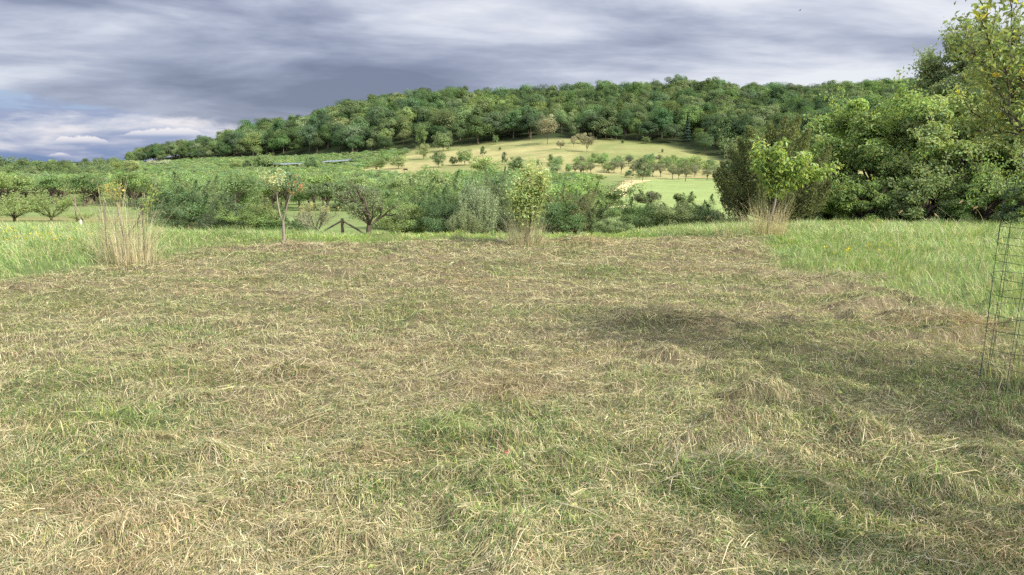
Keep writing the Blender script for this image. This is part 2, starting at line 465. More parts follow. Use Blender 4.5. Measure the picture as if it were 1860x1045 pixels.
# ---------------------------------------------------------------- ground sheet
uu = np.concatenate([np.linspace(-2.6, -.95, 24)[:-1], np.linspace(-.95, .95, 520), np.linspace(.95, 2.6, 24)[1:]])
yy = np.concatenate([np.linspace(-5, 2, 12)[:-1], 2 + (np.linspace(0, 1, 330) ** 1.25) * 26, np.geomspace(28, 400, 150)[1:], np.linspace(400, 950, 120)[1:], np.geomspace(950, 9000, 30)[1:]])
UU, YY = np.meshgrid(uu, yy); XX = UU * (YY + 6)
ZZ = H(XX, YY)
C = np.zeros(XX.shape + (3,))
def lay(mask, col): C[:] = C * (1 - mask[..., None]) + np.array(col) * mask[..., None]
lay(np.ones(XX.shape), (.150, .190, .066))                                    # valley grass
PXX = 930 + FPX * XX / np.maximum(YY, 20)
nz = (fbm(XX / 18, YY / 30, 61, 3) - .5)
hillm = sst(YY + nz * 60, 335, 360) * sst(PXX + nz * 60 - np.interp(YY, [335, 420, 520, 600, 700], [620, 640, 712, 740, 700]), -16, 16)
lay(hillm, (.262, .240, .105))                                               # dry hillside pasture
lay(hillm * sst(fbm(XX / 30, YY / 26, 71, 4), .48, .66) * .75, (.150, .170, .060))
lay(hillm * sst(PXX, 960, 1150) * sst(YY, 380, 470) * .55, (.130, .160, .050))
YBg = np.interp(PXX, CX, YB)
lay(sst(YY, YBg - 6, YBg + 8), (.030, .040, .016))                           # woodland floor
inf = sst(XX - edge_x(YY), -.5, 2.5) * sst(YY, 105, 125) * (1 - sst(YY + nz * 14, 338, 352))
lay(inf, (.205, .255, .090))                                                 # bright mown field
strip = (1 - sst(np.abs(YY - 46), 5, 12)) * (1 - sst(PXX, 420, 560))
lay(strip * .6, (.20, .17, .07))
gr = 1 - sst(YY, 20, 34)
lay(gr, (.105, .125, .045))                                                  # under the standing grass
hm = hay_mask(XX, YY) * (1 - sst(YY, 19, 22)) * gr
gm = green_mask(XX, YY)
base = (.130, .108, .064)
lay(hm, base); lay(hm * gm * .7, (.070, .085, .028))
nb_ = fbm(XX / .45, YY / .35, 88, 3); lay(hm * sst(nb_, .60, .8) * .6, (.075, .055, .030))
ny, nx = XX.shape
idx = np.arange(ny * nx).reshape(ny, nx)
F = np.stack([idx[:-1, :-1], idx[:-1, 1:], idx[1:, 1:], idx[1:, :-1]], -1).reshape(-1, 4)
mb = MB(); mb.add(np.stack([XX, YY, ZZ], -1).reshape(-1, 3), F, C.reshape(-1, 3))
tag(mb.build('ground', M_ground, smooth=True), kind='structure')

# pale track beside the field, laid on the ground as its own sheet
def drape(name, ctr, half, lift, col, mat=M_ground):
    ctr = np.array(ctr, float)
    s = np.linspace(0, len(ctr) - 1, 90); cx = np.interp(s, range(len(ctr)), ctr[:, 0]); cy = np.interp(s, range(len(ctr)), ctr[:, 1])
    hw = np.interp(s, range(len(ctr)), half) * (.8 + .4 * vnoise(s * 2, s * 0, 6))
    off = np.linspace(-1, 1, 7)
    X = cx[:, None] + off[None] * hw[:, None]; Y = cy[:, None] + 0 * off[None]
    Z = H(X, Y) + lift - .10 * np.abs(off)[None] ** 4
    ix = np.arange(X.size).reshape(X.shape)
    f = np.stack([ix[:-1, :-1], ix[:-1, 1:], ix[1:, 1:], ix[1:, :-1]], -1).reshape(-1, 4)
    m = MB(); m.add(np.stack([X, Y, Z], -1).reshape(-1, 3), f, col)
    return m.build(name, mat, smooth=True)
tr = [(edge_x(y) - .2, y) for y in (190, 215, 240, 265, 290, 315, 334)]
tag(drape('path', tr, [2.6, 2.2, 2.2, 2.5, 2.8, 4.0, 6.0], .14, (.50, .40, .20)), kind='structure')
tag(drape('path', [(15.2, 112), (16.0, 122), (18.2, 132), (18.6, 142)], [1.6, 2.2, 3.0, 1.4], .14, (.48, .40, .22)), kind='structure')
tag(drape('bank', [(78, 345), (86, 348), (95, 350)], [6, 7, 6], .5, (.42, .27, .15)), kind='structure')

# far blue ridge on the horizon
mb = MB()
xs = np.linspace(-5200, 2500, 160)
prof = 28 + 16 * fbm(xs / 700, xs * 0, 7, 4)
v = []
for y, k in ((4600, 0.0), (4900, 1.0), (5400, 1.0), (5800, 0.0)):
    v.append(np.stack([xs, np.full_like(xs, y) + 90 * vnoise(xs / 300, xs * 0, 3), -12 + prof * k], 1))
n_ = len(xs); ix = np.arange(4 * n_).reshape(4, n_)
mb.add(np.concatenate(v), np.stack([ix[:-1, :-1], ix[:-1, 1:], ix[1:, 1:], ix[1:, :-1]], -1).reshape(-1, 4), (.030, .045, .035))
tag(mb.build('hills', M_ground, smooth=True), kind='structure')

# ---------------------------------------------------------------- grass and hay
def blades(mb, P0, ang, L, W, e0, e1, cols, follow=None, roll=None, mat=0):
    n = len(P0); h = np.stack([np.cos(ang), np.sin(ang), np.zeros(n)], 1); up = np.array([0, 0, 1.])
    s1 = (L * .5)[:, None]
    d1 = h * np.cos(e0)[:, None] + up * np.sin(e0)[:, None]; d2 = h * np.cos(e1)[:, None] + up * np.sin(e1)[:, None]
    p1 = P0 + d1 * s1; p2 = p1 + d2 * s1
    if follow is not None:
        lift0, lift1, lift2 = follow
        P0 = P0.copy(); P0[:, 2] = H(P0[:, 0], P0[:, 1]) + lift0
        p1[:, 2] = H(p1[:, 0], p1[:, 1]) + lift1; p2[:, 2] = H(p2[:, 0], p2[:, 1]) + lift2
    side = np.stack([-np.sin(ang), np.cos(ang), np.zeros(n)], 1)
    if roll is not None:
        nn = np.cross(d1, side); side = side * np.cos(roll)[:, None] + nn * np.sin(roll)[:, None]
    wv = side * (W * .5)[:, None]
    v = np.stack([P0 - wv, P0 + wv, p1 - wv * .9, p1 + wv * .9, p2 - wv * .12, p2 + wv * .12], 1)
    k = np.arange(n)[:, None] * 6
    f = np.concatenate([k + np.array([[0, 1, 3, 2]]), k + np.array([[2, 3, 5, 4]])], 1).reshape(-1, 4)
    mb.add(v.reshape(-1, 3), f, np.repeat(cols, 6, 0), mat)


STRAW = np.array([srgb(212, 198, 158), srgb(196, 180, 138), srgb(178, 162, 122), srgb(188, 178, 148), srgb(156, 140, 108), srgb(134, 112, 86), srgb(178, 142, 112)])
STRAWW = np.array([.23, .26, .19, .15, .11, .04, .02])
GREEN = np.array([srgb(138, 152, 84), srgb(112, 134, 70), srgb(92, 118, 62), srgb(160, 164, 96), srgb(84, 108, 74)])
rng = np.random.default_rng(11)


def hay_colors(X, Y, rng, gbias=0.0):
    n = len(X); g = green_mask(X, Y)
    # cooler, greener windrow lines between paler ones
    row = .5 + .5 * np.sin((X * .35 + Y * .9) * 1.9 + 2.2 * fbm(X / 2.5, Y / 2.5, 14, 2))
    pg = np.clip(.19 + .62 * g + .12 * row + .10 * sst(Y, 7, 12) + .22 * sst(X, .8, 4.0) * (1 - sst(Y, 6, 9)) + gbias, 0, .92)
    isg = rng.random(n) < pg
    c = STRAW[rng.choice(len(STRAW), n, p=STRAWW)]
    c[isg] = GREEN[rng.integers(0, len(GREEN), isg.sum())]
    rd = sst(fbm(X / .7, Y / .5, 66, 3), .56, .74)[:, None]
    c = c * np.array([[.98, 1.0, .97]]) * (1 - rd * np.array([[.06, .12, .14]]))
    c *= .76 * np.exp(rng.normal(0, .26, (n, 1)) + .5 * (fbm(X / .16, Y / .12, 19, 2)[:, None] - .5))
    gy_ = c.mean(1, keepdims=True); c = gy_ + (c - gy_) * .95
    return np.clip(c, .004, .8)


def screen_pts(rng, n, y0, y1, x0=-420, x1=2280):
    px = rng.uniform(x0, x1, n); py = rng.uniform(y0, y1, n)
    return pix_ground(px, py)


def area_pts(rng, n, x0, x1, y0, y1):
    return rng.uniform(x0, x1, n), rng.uniform(y0, y1, n)


def make_hay(nscreen, narea):
    X1, Y1 = screen_pts(rng, nscreen, 424, 1120)
    X2, Y2 = area_pts(rng, narea, -9, 6.5, 1.5, 18.5)
    X = np.concatenate([X1, X2]); Y = np.concatenate([Y1, Y2])
    k = rng.random(len(X)) < hay_mask(X, Y); X = X[k]; Y = Y[k]
    n = len(X)
    flow = fbm(X / 1.4, Y / 1.4, 33, 2) * 9.0
    ang = flow + rng.normal(0, .75, n) + (rng.random(n) < .35) * rng.uniform(0, 6.28, n)
    L = np.exp(rng.normal(math.log(.042), .50, n)); L = np.clip(L, .016, .26) * (1 + .055 * Y)
    W = rng.uniform(.0014, .0031, n) * (1 + rng.random(n) ** 8 * 1.2)
    W = np.maximum(W * .92, .00037 * Y * rng.uniform(.7, 1.3, n))
    l0 = rng.random(n) ** 2 * .035; l2 = rng.random(n) ** 2 * .045
    kick = (rng.random(n) < .10); l2 = l2 + kick * rng.uniform(0, .45, n) * L
    l1 = np.maximum(l0, l2) * .6 + rng.random(n) * .02
    m = MB()
    blades(m, np.stack([X, Y, 0 * X], 1), ang, L, W, np.zeros(n), np.zeros(n), hay_colors(X, Y, rng), (l0, l1, l2), rng.normal(0, .6, n))
    # a few long stalks on top
    n = 1300; X, Y = screen_pts(rng, n, 430, 1100); k = rng.random(n) < hay_mask(X, Y); X = X[k]; Y = Y[k]; n = len(X)
    l0 = rng.random(n) * .03 + .01; l2 = rng.random(n) ** 2 * .08 + .01
    blades(m, np.stack([X, Y, 0 * X], 1), rng.normal(.2, .9, n), rng.uniform(.12, .32, n), rng.uniform(.0022, .0038, n), np.zeros(n), np.zeros(n), hay_colors(X, Y, rng), (l0, np.maximum(l0, l2) * .7 + .02, l2), rng.normal(0, .6, n))
    return m


tag(make_hay(560000, 220000).build('cut_hay', M_hay), 'dry tan and green cut hay lying over the mown meadow', 'hay', kind='stuff')


def make_stubble(n):
    X1, Y1 = screen_pts(rng, int(n * .65), 424, 1120); X2, Y2 = area_pts(rng, int(n * .35), -9, 6.5, 1.5, 18.5)
    X = np.concatenate([X1, X2]); Y = np.concatenate([Y1, Y2])
    g = green_mask(X, Y)
    k = rng.random(len(X)) < hay_mask(X, Y) * (.25 + .75 * g); X = X[k]; Y = Y[k]; g = g[k]; n = len(X)
    L = rng.uniform(.03, .085, n) * (1 + .9 * g); W = np.maximum(rng.uniform(.002, .0045, n), .0005 * Y)
    c = GREEN[rng.integers(0, len(GREEN), n)] * np.exp(rng.normal(0, .22, (n, 1)))
    dry = rng.random(n) > (.35 + .6 * g); c[dry] = STRAW[rng.integers(0, 5, dry.sum())]
    m = MB()
    blades(m, np.stack([X, Y, H(X, Y) - .005], 1), rng.uniform(0, 6.28, n), L, W, rng.uniform(.6, 1.5, n), rng.uniform(-.2, 1.2, n), c, None, rng.normal(0, .5, n))
    return m


tag(make_stubble(150000).build('stubble_grass', M_grass), 'short green regrowth and stubble showing through the hay', 'grass', kind='stuff')


def make_tall(n, region, Lr, dry=.16, seed=0, flower=0.0):
    x0, x1, y0, y1 = region
    X, Y = area_pts(rng, n, x0, x1, y0, y1)
    k = (rng.random(n) > hay_mask(X, Y) * 1.02) & (np.abs(X) < (Y + 3) * .95); X = X[k]; Y = Y[k]; n = len(X)
    # tussocks
    d = fbm(X / .5, Y / .5, 43, 2)
    k = rng.random(n) < .35 + 1.1 * sst(d, .35, .65); X = X[k]; Y = Y[k]; n = len(X)
    hh = .55 + .9 * fbm(X / .9, Y / .9, 47, 3)
    nearhay = .42 + .58 * sst(-hay_mask(X, Y, True), -.3, 1.5)
    L = rng.uniform(*Lr, n) * hh * nearhay * (1 - .35 * sst(Y, 17, 24)); W = np.maximum(rng.uniform(.0025, .006, n), .00042 * Y)
    G = np.array([srgb(122, 150, 74), srgb(140, 166, 86), srgb(104, 134, 66), srgb(156, 172, 98), srgb(96, 128, 78)])
    c = G[rng.integers(0, len(G), n)] * np.exp(rng.normal(0, .2, (n, 1)))
    dm = rng.random(n) < dry * (.4 + 1.4 * fbm(X / 1.2, Y / 1.2, 57, 3)) + .25 * sst(hay_mask(X, Y), .05, .6)
    c[dm] = STRAW[rng.integers(0, 4, dm.sum())]
    m = MB(); wind = fbm(X / 1.2, Y / 1.2, 37, 2) * 8
    blades(m, np.stack([X, Y, H(X, Y) - .01], 1), wind + rng.normal(0, .9, n), L, W, rng.uniform(.8, 1.5, n), rng.normal(.35, .5, n), c, None, rng.normal(0, .8, n))
    return m


tag(make_tall(160000, (-24, -4.8, 8, 25), (.19, .38), .18).build('tall_grass', M_grass), 'tall green grass standing left of the mown strip', 'grass', kind='stuff')
tag(make_tall(190000, (3.4, 20, 4.5, 25), (.18, .38), .20).build('tall_grass', M_grass), 'tall green grass standing right of the mown strip', 'grass', kind='stuff')
tag(make_tall(90000, (-6, 6, 14.5, 25), (.09, .19), .18).build('tall_grass', M_grass), 'strip of green grass along the crest behind the mown hay', 'grass', kind='stuff')
# ---------------------------------------------------------------- plant builders
UP = np.array([0, 0, 1.])


def find_ground(px, py, y0=340, y1=1400):
    Y = np.linspace(y0, y1, 500); z = H0(px * 0 + (px - 930) / FPX * Y, Y); X = xpix(px, Y, z); z = H0(X, Y)
    e = np.arctan2(z - CAM_H, Y) + TH
    p = 522.5 - FPX * np.tan(e)
    k = np.where(p <= py)[0]
    i = k[0] if len(k) else len(Y) - 1
    return float(X[i]), float(Y[i])


def crown_clumps(rng, n, c, r, low=-.5, inner=.45, squash=1.0):
    d = unit(rng.normal(size=(n * 4, 3))); d = d[d[:, 2] > low][:n]
    rr = rng.uniform(inner, 1.0, len(d))[:, None]
    bump = 1 + .22 * np.sin(d[:, 0:1] * 5 + rng.uniform(0, 6)) * np.cos(d[:, 1:2] * 4 + rng.uniform(0, 6))
    return np.array(c) + d * rr * bump * np.array(r)


def fill_leaves(mb, rng, clumps, cr, n, L, W, base, up=.45, flat=.7, vv=.2, hv=.1, clv=.16, yellow=0., mat=0, shell=.4, drop=0.0, coh=.95, cc=None, jit=.42):
    k = rng.integers(0, len(clumps), n)
    cr = np.broadcast_to(cr, (len(clumps),))
    d = unit(rng.normal(size=(n, 3)) + np.array([0, 0, .25]))
    rr = rng.random(n) ** shell
    off = d * (rr * cr[k])[:, None] * np.array([1, 1, flat])
    pos = clumps[k] + off
    pos[:, 2] -= drop * np.linalg.norm(off[:, :2], axis=1)
    nrm = d * coh + UP * up + rng.normal(size=(n, 3)) * jit
    if cc is not None: nrm = nrm + unit(pos - cc[0]) * cc[1]
    ck = np.exp(rng.normal(0, clv, len(clumps)))[k][:, None]
    cols = pal(rng, n, base, vv, hv, yellow) * ck
    sz = rng.uniform(.7, 1.25, n)
    leaves(mb, pos, nrm, L * sz, W * sz, cols, rng, mat=mat)


def limbs(mb, rng, base, fork_z, r, clumps, count, mat=0, sides=5, lean=(0, 0), col=(1, 1, 1)):
    b = np.array(base, float); f = b + np.array([lean[0], lean[1], fork_z])
    mid = (b + f) / 2 + rng.normal(size=3) * np.array([1, 1, 0]) * r * .8
    tube(mb, [b - [0, 0, .2], b + [0, 0, .02], mid, f], [r * 1.5, r * 1.25, r, r * .85], max(sides, 6), col, mat)
    for i in rng.permutation(len(clumps))[:count]:
        t = clumps[i]; a = f + (b - f) * rng.uniform(0, .25)
        s = np.linspace(0, 1, 6)[:, None]
        c1 = a + (t - a) * .35 + UP * np.linalg.norm(t - a) * rng.uniform(-.05, .25) + rng.normal(size=3) * r * .5
        P = a * (1 - s) ** 2 + 2 * c1 * s * (1 - s) + t * s ** 2
        P[1:-1] += rng.normal(size=(4, 3)) * r * .3
        tube(mb, P, np.linspace(r * .5, r * .10, 6), sides, col, mat)


def grow(mb, rng, p, d, L, r, depth, tips, kids=(3, 4), spread=.75, upb=.15, shrink=.66, wob=.16, seg=5, col=(1, 1, 1), mat=0):
    pts = [np.array(p, float)]; d = unit(np.array(d, float))
    for i in range(seg):
        d = unit(d + rng.normal(size=3) * wob + UP * upb * .3)
        pts.append(pts[-1] + d * L / seg)
    pts = np.array(pts); tube(mb, pts, np.linspace(r, r * (.55 if depth else .25), seg + 1), 6 if r > .02 else 3, col, mat)
    if depth <= 1:
        for i in range(1, seg + 1): tips.append((pts[i], unit(pts[i] - pts[i - 1]), depth))
    if depth == 0: return
    n = rng.integers(kids[0], kids[1] + 1)
    for j in range(n):
        t = (j + rng.uniform(.4, 1.0)) / n; t = .30 + .70 * t; i = min(seg - 1, int(t * seg)); q = pts[i] + (pts[i + 1] - pts[i]) * (t * seg - i if t < 1 else 1)
        side = unit(np.cross(d, rng.normal(size=3)))
        nd = unit(d + side * spread * rng.uniform(.6, 1.3) + UP * upb)
        grow(mb, rng, q, nd, L * shrink * rng.uniform(.75, 1.2), r * .58, depth - 1, tips, kids, spread, upb, shrink, wob, seg, col, mat)


def tip_leaves(mb, rng, tips, per, L, W, base, spread=.06, hang=.0, yellow=0., vv=.18, hv=.1, up=.6, only=None, mat=0):
    P = np.array([t[0] for t in tips]); D = np.array([t[1] for t in tips])
    if only is not None: k = only(P); P = P[k]; D = D[k]
    P = np.repeat(P, per, 0); D = np.repeat(D, per, 0); n = len(P)
    out = unit(D * .5 + rng.normal(size=(n, 3)) * .8 - UP * hang)
    pos = P + rng.normal(size=(n, 3)) * spread + out * L * .5
    nrm = unit(UP * up + rng.normal(size=(n, 3)) * .5 + np.cross(out, rng.normal(size=(n, 3))) * .5)
    sz = rng.uniform(.65, 1.2, n)
    leaves(mb, pos, nrm, L * sz, W * sz, pal(rng, n, base, vv, hv, yellow), rng, axis=out, mat=mat)


class Proto:
    """a finished plant at the origin, h tall and w wide; put() moves it the first time and copies it afterwards"""
    def __init__(self, root, h, w): self.root = root; self.h = h; self.w = w; self.used = False

    def put(self, x, y, h, wdt, label, group, rz=0., sink=.05, cat=None, z=None):
        o = self.root if not self.used else copy_tree(self.root)
        self.used = True
        o.location = (x, y, (Hs(x, y) if z is None else z) - sink * h); o.rotation_euler = (0, 0, rz)
        o.scale = (wdt / self.w, wdt / self.w, h / self.h)
        o['label'] = label
        if cat: o['category'] = cat
        if group: o['group'] = group
        elif 'group' in o: del o['group']
        return o


def put_px(proto, px, Y, top, wpx, label, group=None, rz=None, sink=.05, cat=None):
    z0 = zpix(415, Y); X = float(xpix(px, Y, z0)); z = Hs(X, Y)
    h = float(zpix(top, Y)) - z; wd = wpx * Y / FPX
    return proto.put(X, Y, h, wd, label, group, float(rng.uniform(0, 6.28)) if rz is None else rz, sink, cat)


def plant(name, cat, wood, crown, h, w, mats=(None, None), label='x x x x'):
    root = empty(name, (0, 0, 0), label, cat)
    wood.build('trunk', mats[0] or M_bark, root, smooth=True); crown.build('crown', mats[1] or M_leaf, root)
    return Proto(root, h, w)


def scatter(name, pts, meshes, label, cat):
    """one uncountable mass: geometry nodes put a plant mesh on every point"""
    pts = np.array(pts, float); n = len(pts)
    me = bpy.data.meshes.new(name); me.vertices.add(n); me.vertices.foreach_set('co', pts[:, :3].astype(np.float32).ravel())
    a = me.attributes.new('rot', 'FLOAT_VECTOR', 'POINT'); a.data.foreach_set('vector', np.stack([0 * pts[:, 3], 0 * pts[:, 3], pts[:, 3]], 1).astype(np.float32).ravel())
    a = me.attributes.new('scl', 'FLOAT_VECTOR', 'POINT'); a.data.foreach_set('vector', pts[:, [4, 4, 5]].astype(np.float32).ravel())
    a = me.attributes.new('idx', 'INT', 'POINT'); a.data.foreach_set('value', pts[:, 6].astype(np.int32))
    col = bpy.data.collections.new(name + '_kinds')
    for i, m_ in enumerate(meshes): col.objects.link(bpy.data.objects.new(f'{name}_kind_{i:02d}', m_))
    ng = bpy.data.node_groups.new(name + '_scatter', 'GeometryNodeTree')
    ng.interface.new_socket('Geometry', in_out='INPUT', socket_type='NodeSocketGeometry'); ng.interface.new_socket('Geometry', in_out='OUTPUT', socket_type='NodeSocketGeometry')
    N = ng.nodes; gi = N.new('NodeGroupInput'); go = N.new('NodeGroupOutput'); ip = N.new('GeometryNodeInstanceOnPoints'); ci = N.new('GeometryNodeCollectionInfo')
    ci.inputs['Collection'].default_value = col; ci.inputs['Separate Children'].default_value = True; ci.inputs['Reset Children'].default_value = True
    ip.inputs['Pick Instance'].default_value = True
    for nm, ty, sk in (('rot', 'FLOAT_VECTOR', 'Rotation'), ('scl', 'FLOAT_VECTOR', 'Scale'), ('idx', 'INT', 'Instance Index')):
        na = N.new('GeometryNodeInputNamedAttribute'); na.data_type = ty; na.inputs['Name'].default_value = nm
        ng.links.new([o for o in na.outputs if o.enabled and o.name == 'Attribute'][0], ip.inputs[sk])
    ng.links.new(gi.outputs[0], ip.inputs['Points']); ng.links.new(ci.outputs[0], ip.inputs['Instance']); ng.links.new(ip.outputs[0], go.inputs[0])
    o = bpy.data.objects.new(name, me); sc.collection.objects.link(o); o.modifiers.new('scatter', 'NODES').node_group = ng
    return tag(o, label, cat, kind='stuff')


# ---- woodland trees (single mesh each: far away)
GF = [(.058, .098, .024), (.078, .120, .030), (.042, .078, .024), (.092, .128, .038), (.050, .092, .034), (.070, .105, .040)]
def forest_mesh(seed, h=17.5, r=7.9, nl=5200, leaf=.62, base=None, low=False):
    g = np.random.default_rng(seed); m = MB()
    asp = g.uniform(.85, 1.25)
    cl = crown_clumps(g, 30, (0, 0, h * .60), (r * .74, r * .74, h * .35 * asp), low=-.75, inner=.50)
    if not low: limbs(m, g, (0, 0, 0), h * .42, .32, cl, 6, sides=4, mat=1)
    fill_leaves(m, g, cl, r * .32 * g.uniform(.55, 1.45, len(cl)), nl, leaf, leaf * .72, base or GF[seed % 6], up=.35, flat=.85, clv=.10, vv=.12, coh=1.0, shell=.25, cc=(np.array([0, 0, h * .50]), 1.1), jit=.22)
    return m


def conifer_mesh(seed, h=17, r=2.9, nl=1800, base=(.022, .048, .026)):
    g = np.random.default_rng(seed); m = MB()
    tube(m, [(0, 0, -.2), (0, 0, h)], [.28, .04], 6, (1, 1, 1), 1)
    t = g.random(nl) ** .7; z = h * (.08 + .92 * (1 - t)) ; a = g.uniform(0, 6.28, nl)
    rad = r * t * g.uniform(.45, 1.05, nl) * (.8 + .3 * np.sin(z * 4))
    pos = np.stack([rad * np.cos(a), rad * np.sin(a), z - rad * .25], 1)
    leaves(m, pos, np.stack([np.cos(a) * .5, np.sin(a) * .5, np.ones(nl)], 1) + g.normal(size=(nl, 3)) * .3, .9, .45, pal(g, nl, base), g)
    return m


F_protos = []
for s in range(9):
    me = forest_mesh(s).mesh('woodland_tree', [M_forest, M_bark]); F_protos.append(me)
F_con = conifer_mesh(31).mesh('woodland_conifer', [M_forest, M_bark])


cand = []
g = np.random.default_rng(77)
S = 12.6
for Y in np.arange(445, 1180, S):
    for X in np.arange(-480, 640, S):
        x = X + g.uniform(-4.5, 4.5); y = Y + g.uniform(-4.5, 4.5); px = 930 + FPX * x / y
        if not 246 < px < 1900: continue
        yb = np.interp(px, CX, YB) + 9 * math.sin(px / 37.) + 5 * math.sin(px / 13.); yr = np.interp(px, CX, YR)
        if y < yb + 3 or y > yr + 22: continue
        front = y - yb; crest = yr - y
        score = min(front * .9, max(0, crest) * .8 + 24) + (500 if px > 1600 else 0)
        cand.append((score, x, y, front, px))
cand.sort()
rest = []
for i, (s, x, y, front, px) in enumerate(cand):
    z = float(H0(x, y)); hs = g.uniform(.66, 1.30) * (1.0 if px > 420 else .85) * (.85 + .5 * float(fbm(x / 45, y / 45, 63, 2))); rs = hs * g.uniform(.84, 1.22)
    if front < 12: hs *= .85
    if i < 300:
        con = (g.random() < .05 and front > 8)
        me = F_con if con else F_protos[int(g.integers(0, len(F_protos)))]
        o = bpy.data.objects.new('woodland_conifer' if con else 'woodland_tree', me); sc.collection.objects.link(o)
        o.location = (x, y, z - .3); o.rotation_euler = (0, 0, g.uniform(0, 6.28)); o.scale = (rs, rs, hs)
        if con: tag(o, 'narrow dark conifer rising among the broadleaved wood on the hill', 'tree', 'conifers in the hill wood')
        else: tag(o, 'rounded green broadleaved tree in the wood covering the hill', 'tree', 'broadleaved trees of the hill wood')
    else:
        rest.append((x, y, z - .3, g.uniform(0, 6.28), rs, hs, int(g.integers(0, len(F_protos)))))
scatter('woodland', rest, F_protos, 'closed green canopy of the hill wood behind its edge trees', 'wood')

# ---- orchard trees
def orchard_proto(seed, base, nl=3600, leaf=.21, name='orchard_tree', h=4.4, r=2.7, mats=(None, None), fork=.32, flat=.62, ncl=30, bare=0, zc=.67, zr=.27, low=-.42):
    g = np.random.default_rng(seed); wd = MB(); cr = MB()
    cl = crown_clumps(g, ncl, (0, 0, h * zc), (r * .82, r * .82, h * zr), low=low, inner=.45)
    limbs(wd, g, (0, 0, 0), h * fork, .13, cl, min(14, ncl), lean=(g.uniform(-.2, .2), g.uniform(-.2, .2)))
    if bare:
        for c in cl:
            for j in range(bare):
                e = c + unit(g.normal(size=3) + UP * .4) * g.uniform(.4, 1.1); tube(wd, [c, (c + e) / 2 + g.normal(size=3) * .06, e], [.02, .014, .006], 3)
    fill_leaves(cr, g, cl, r * .30 * g.uniform(.7, 1.3, len(cl)), nl, leaf, leaf * .55, base, up=.5, flat=flat, shell=.5)
    return plant(name, 'tree', wd, cr, h, r * 2, mats)


def orchard_mesh(seed, base, h=4.4, r=3.0, nl=1500, leaf=.36):
    g = np.random.default_rng(seed); m = MB(); cl = crown_clumps(g, 26, (0, 0, h * .56), (r * .84, r * .84, h * .38), low=-.75)
    limbs(m, g, (0, 0, 0), h * .3, .13, cl, 5, sides=4, mat=1)
    fill_leaves(m, g, cl, r * .30 * g.uniform(.7, 1.3, len(cl)), nl, leaf, leaf * .6, base, up=.5, flat=.7, shell=.4)
    return m.mesh('orchard_tree_far', [M_leaf, M_bark])


OG = [(.070, .125, .034), (.058, .110, .032), (.082, .138, .036), (.062, .115, .046)]
O_pr = [orchard_proto(100 + i, OG[i % 4]) for i in range(5)]
O_full = [orchard_proto(110 + i, OG[i % 4], nl=4200, r=3.1, zc=.56, zr=.40, low=-.8, ncl=38) for i in range(5)]
O_grey = [orchard_proto(120 + i, (.078, .098, .052), nl=2300, leaf=.22, bare=3, zc=.60, zr=.34, low=-.6) for i in range(3)]
O_low = []
for i in range(5):
    m = orchard_mesh(200 + i, OG[i % 4]); O_low.append(m)

cand = []; g = np.random.default_rng(78)
for r_, Y in enumerate(np.arange(52, 860, 6.2)):
    for X in np.arange(-620, 120, 6.4):
        x = X + g.uniform(-1.1, 1.1) + (3 if r_ % 2 else 0); y = Y + g.uniform(-1.0, 1.0); px = 930 + FPX * x / y
        if px < -160 or px > 1330: continue
        if x > edge_x(y) - (8.5 if y < 200 else 15): continue
        if y > 335 and px > np.interp(y, [335, 420, 520, 600, 700], [630, 650, 720, 745, 700]) + 14 * math.sin(y / 9.): continue
        if y > np.interp(px, CX, YB) - 6: continue
        if px < 240 and y > 560: continue
        if px < 285 and y < 108 + 8 * math.sin(px / 40.): continue
        if 285 <= px < 470 and y < 86: continue
        if 470 <= px < 760 and y < 100: continue
        if px >= 760 and y < 58: continue
        if fbm(x / 18, y / 18, 8, 2) > .66 and y > 130: continue
        if px > 990 and y > 205 and g.random() < .25: continue
        cand.append((y, x, px))
cand.sort()
rest = []
for i, (y, x, px) in enumerate(cand):
    hs = g.uniform(3.6, 5.4) * (.82 if px > 960 else 1.0) * (.80 if (y < 80) else 1); ws = g.uniform(5.4, 8.6)
    if i < 290:
        pr = (O_pr if (px < 300 or (470 < px < 760 and y < 112)) else O_full)[int(g.integers(0, 5))] if g.random() > .025 else O_grey[int(g.integers(0, 3))]
        gre = pr in O_grey
        pr.put(x, y, hs, ws, 'greyish thin leaved fruit tree among the green orchard rows' if gre else 'green spreading fruit tree in the orchard rows of the valley',
               'greyish fruit trees of the valley orchard' if gre else 'green fruit trees of the valley orchard', g.uniform(0, 6.28), .03)
    else:
        z = float(H0(x, y))
        if y > 340: hs *= .75
        rest.append((x, y, z - .1, g.uniform(0, 6.28), ws / 6.0, hs / 4.4, int(g.integers(0, 5))))
print('orchard', len(cand))
scatter('orchard', rest, O_low, 'rows of small green fruit trees filling the far valley floor', 'orchard')

# ---- belts of taller trees on the plain at the left, and singles on the hillside
B_pr = [orchard_proto(140 + i, b, nl=2600, leaf=.55, name='field_tree', h=10, r=5, fork=.22, flat=.85, ncl=38, zc=.52, zr=.42, low=-.85) for i, b in
        enumerate([(.060, .105, .030), (.045, .082, .030), (.082, .125, .036), (.130, .160, .115)])]
g = np.random.default_rng(79)
for (x0, x1, y0, y1, n, hm) in [(-40, 250, 330, 430, 36, 7.5), (-40, 260, 450, 640, 46, 9.5), (-40, 250, 700, 880, 40, 11)]:
    for i in range(n):
        px = g.uniform(x0, x1); y = g.uniform(y0, y1); x = (px - 930) / FPX * y
        B_pr[int(g.choice([0, 1, 1, 2, 0]))].put(x, y, hm * g.uniform(.65, 1.25), hm * g.uniform(.9, 1.3), 'bushy green tree in the belts on the plain left of the hill', 'trees on the plain left of the hill', g.uniform(0, 6.28))
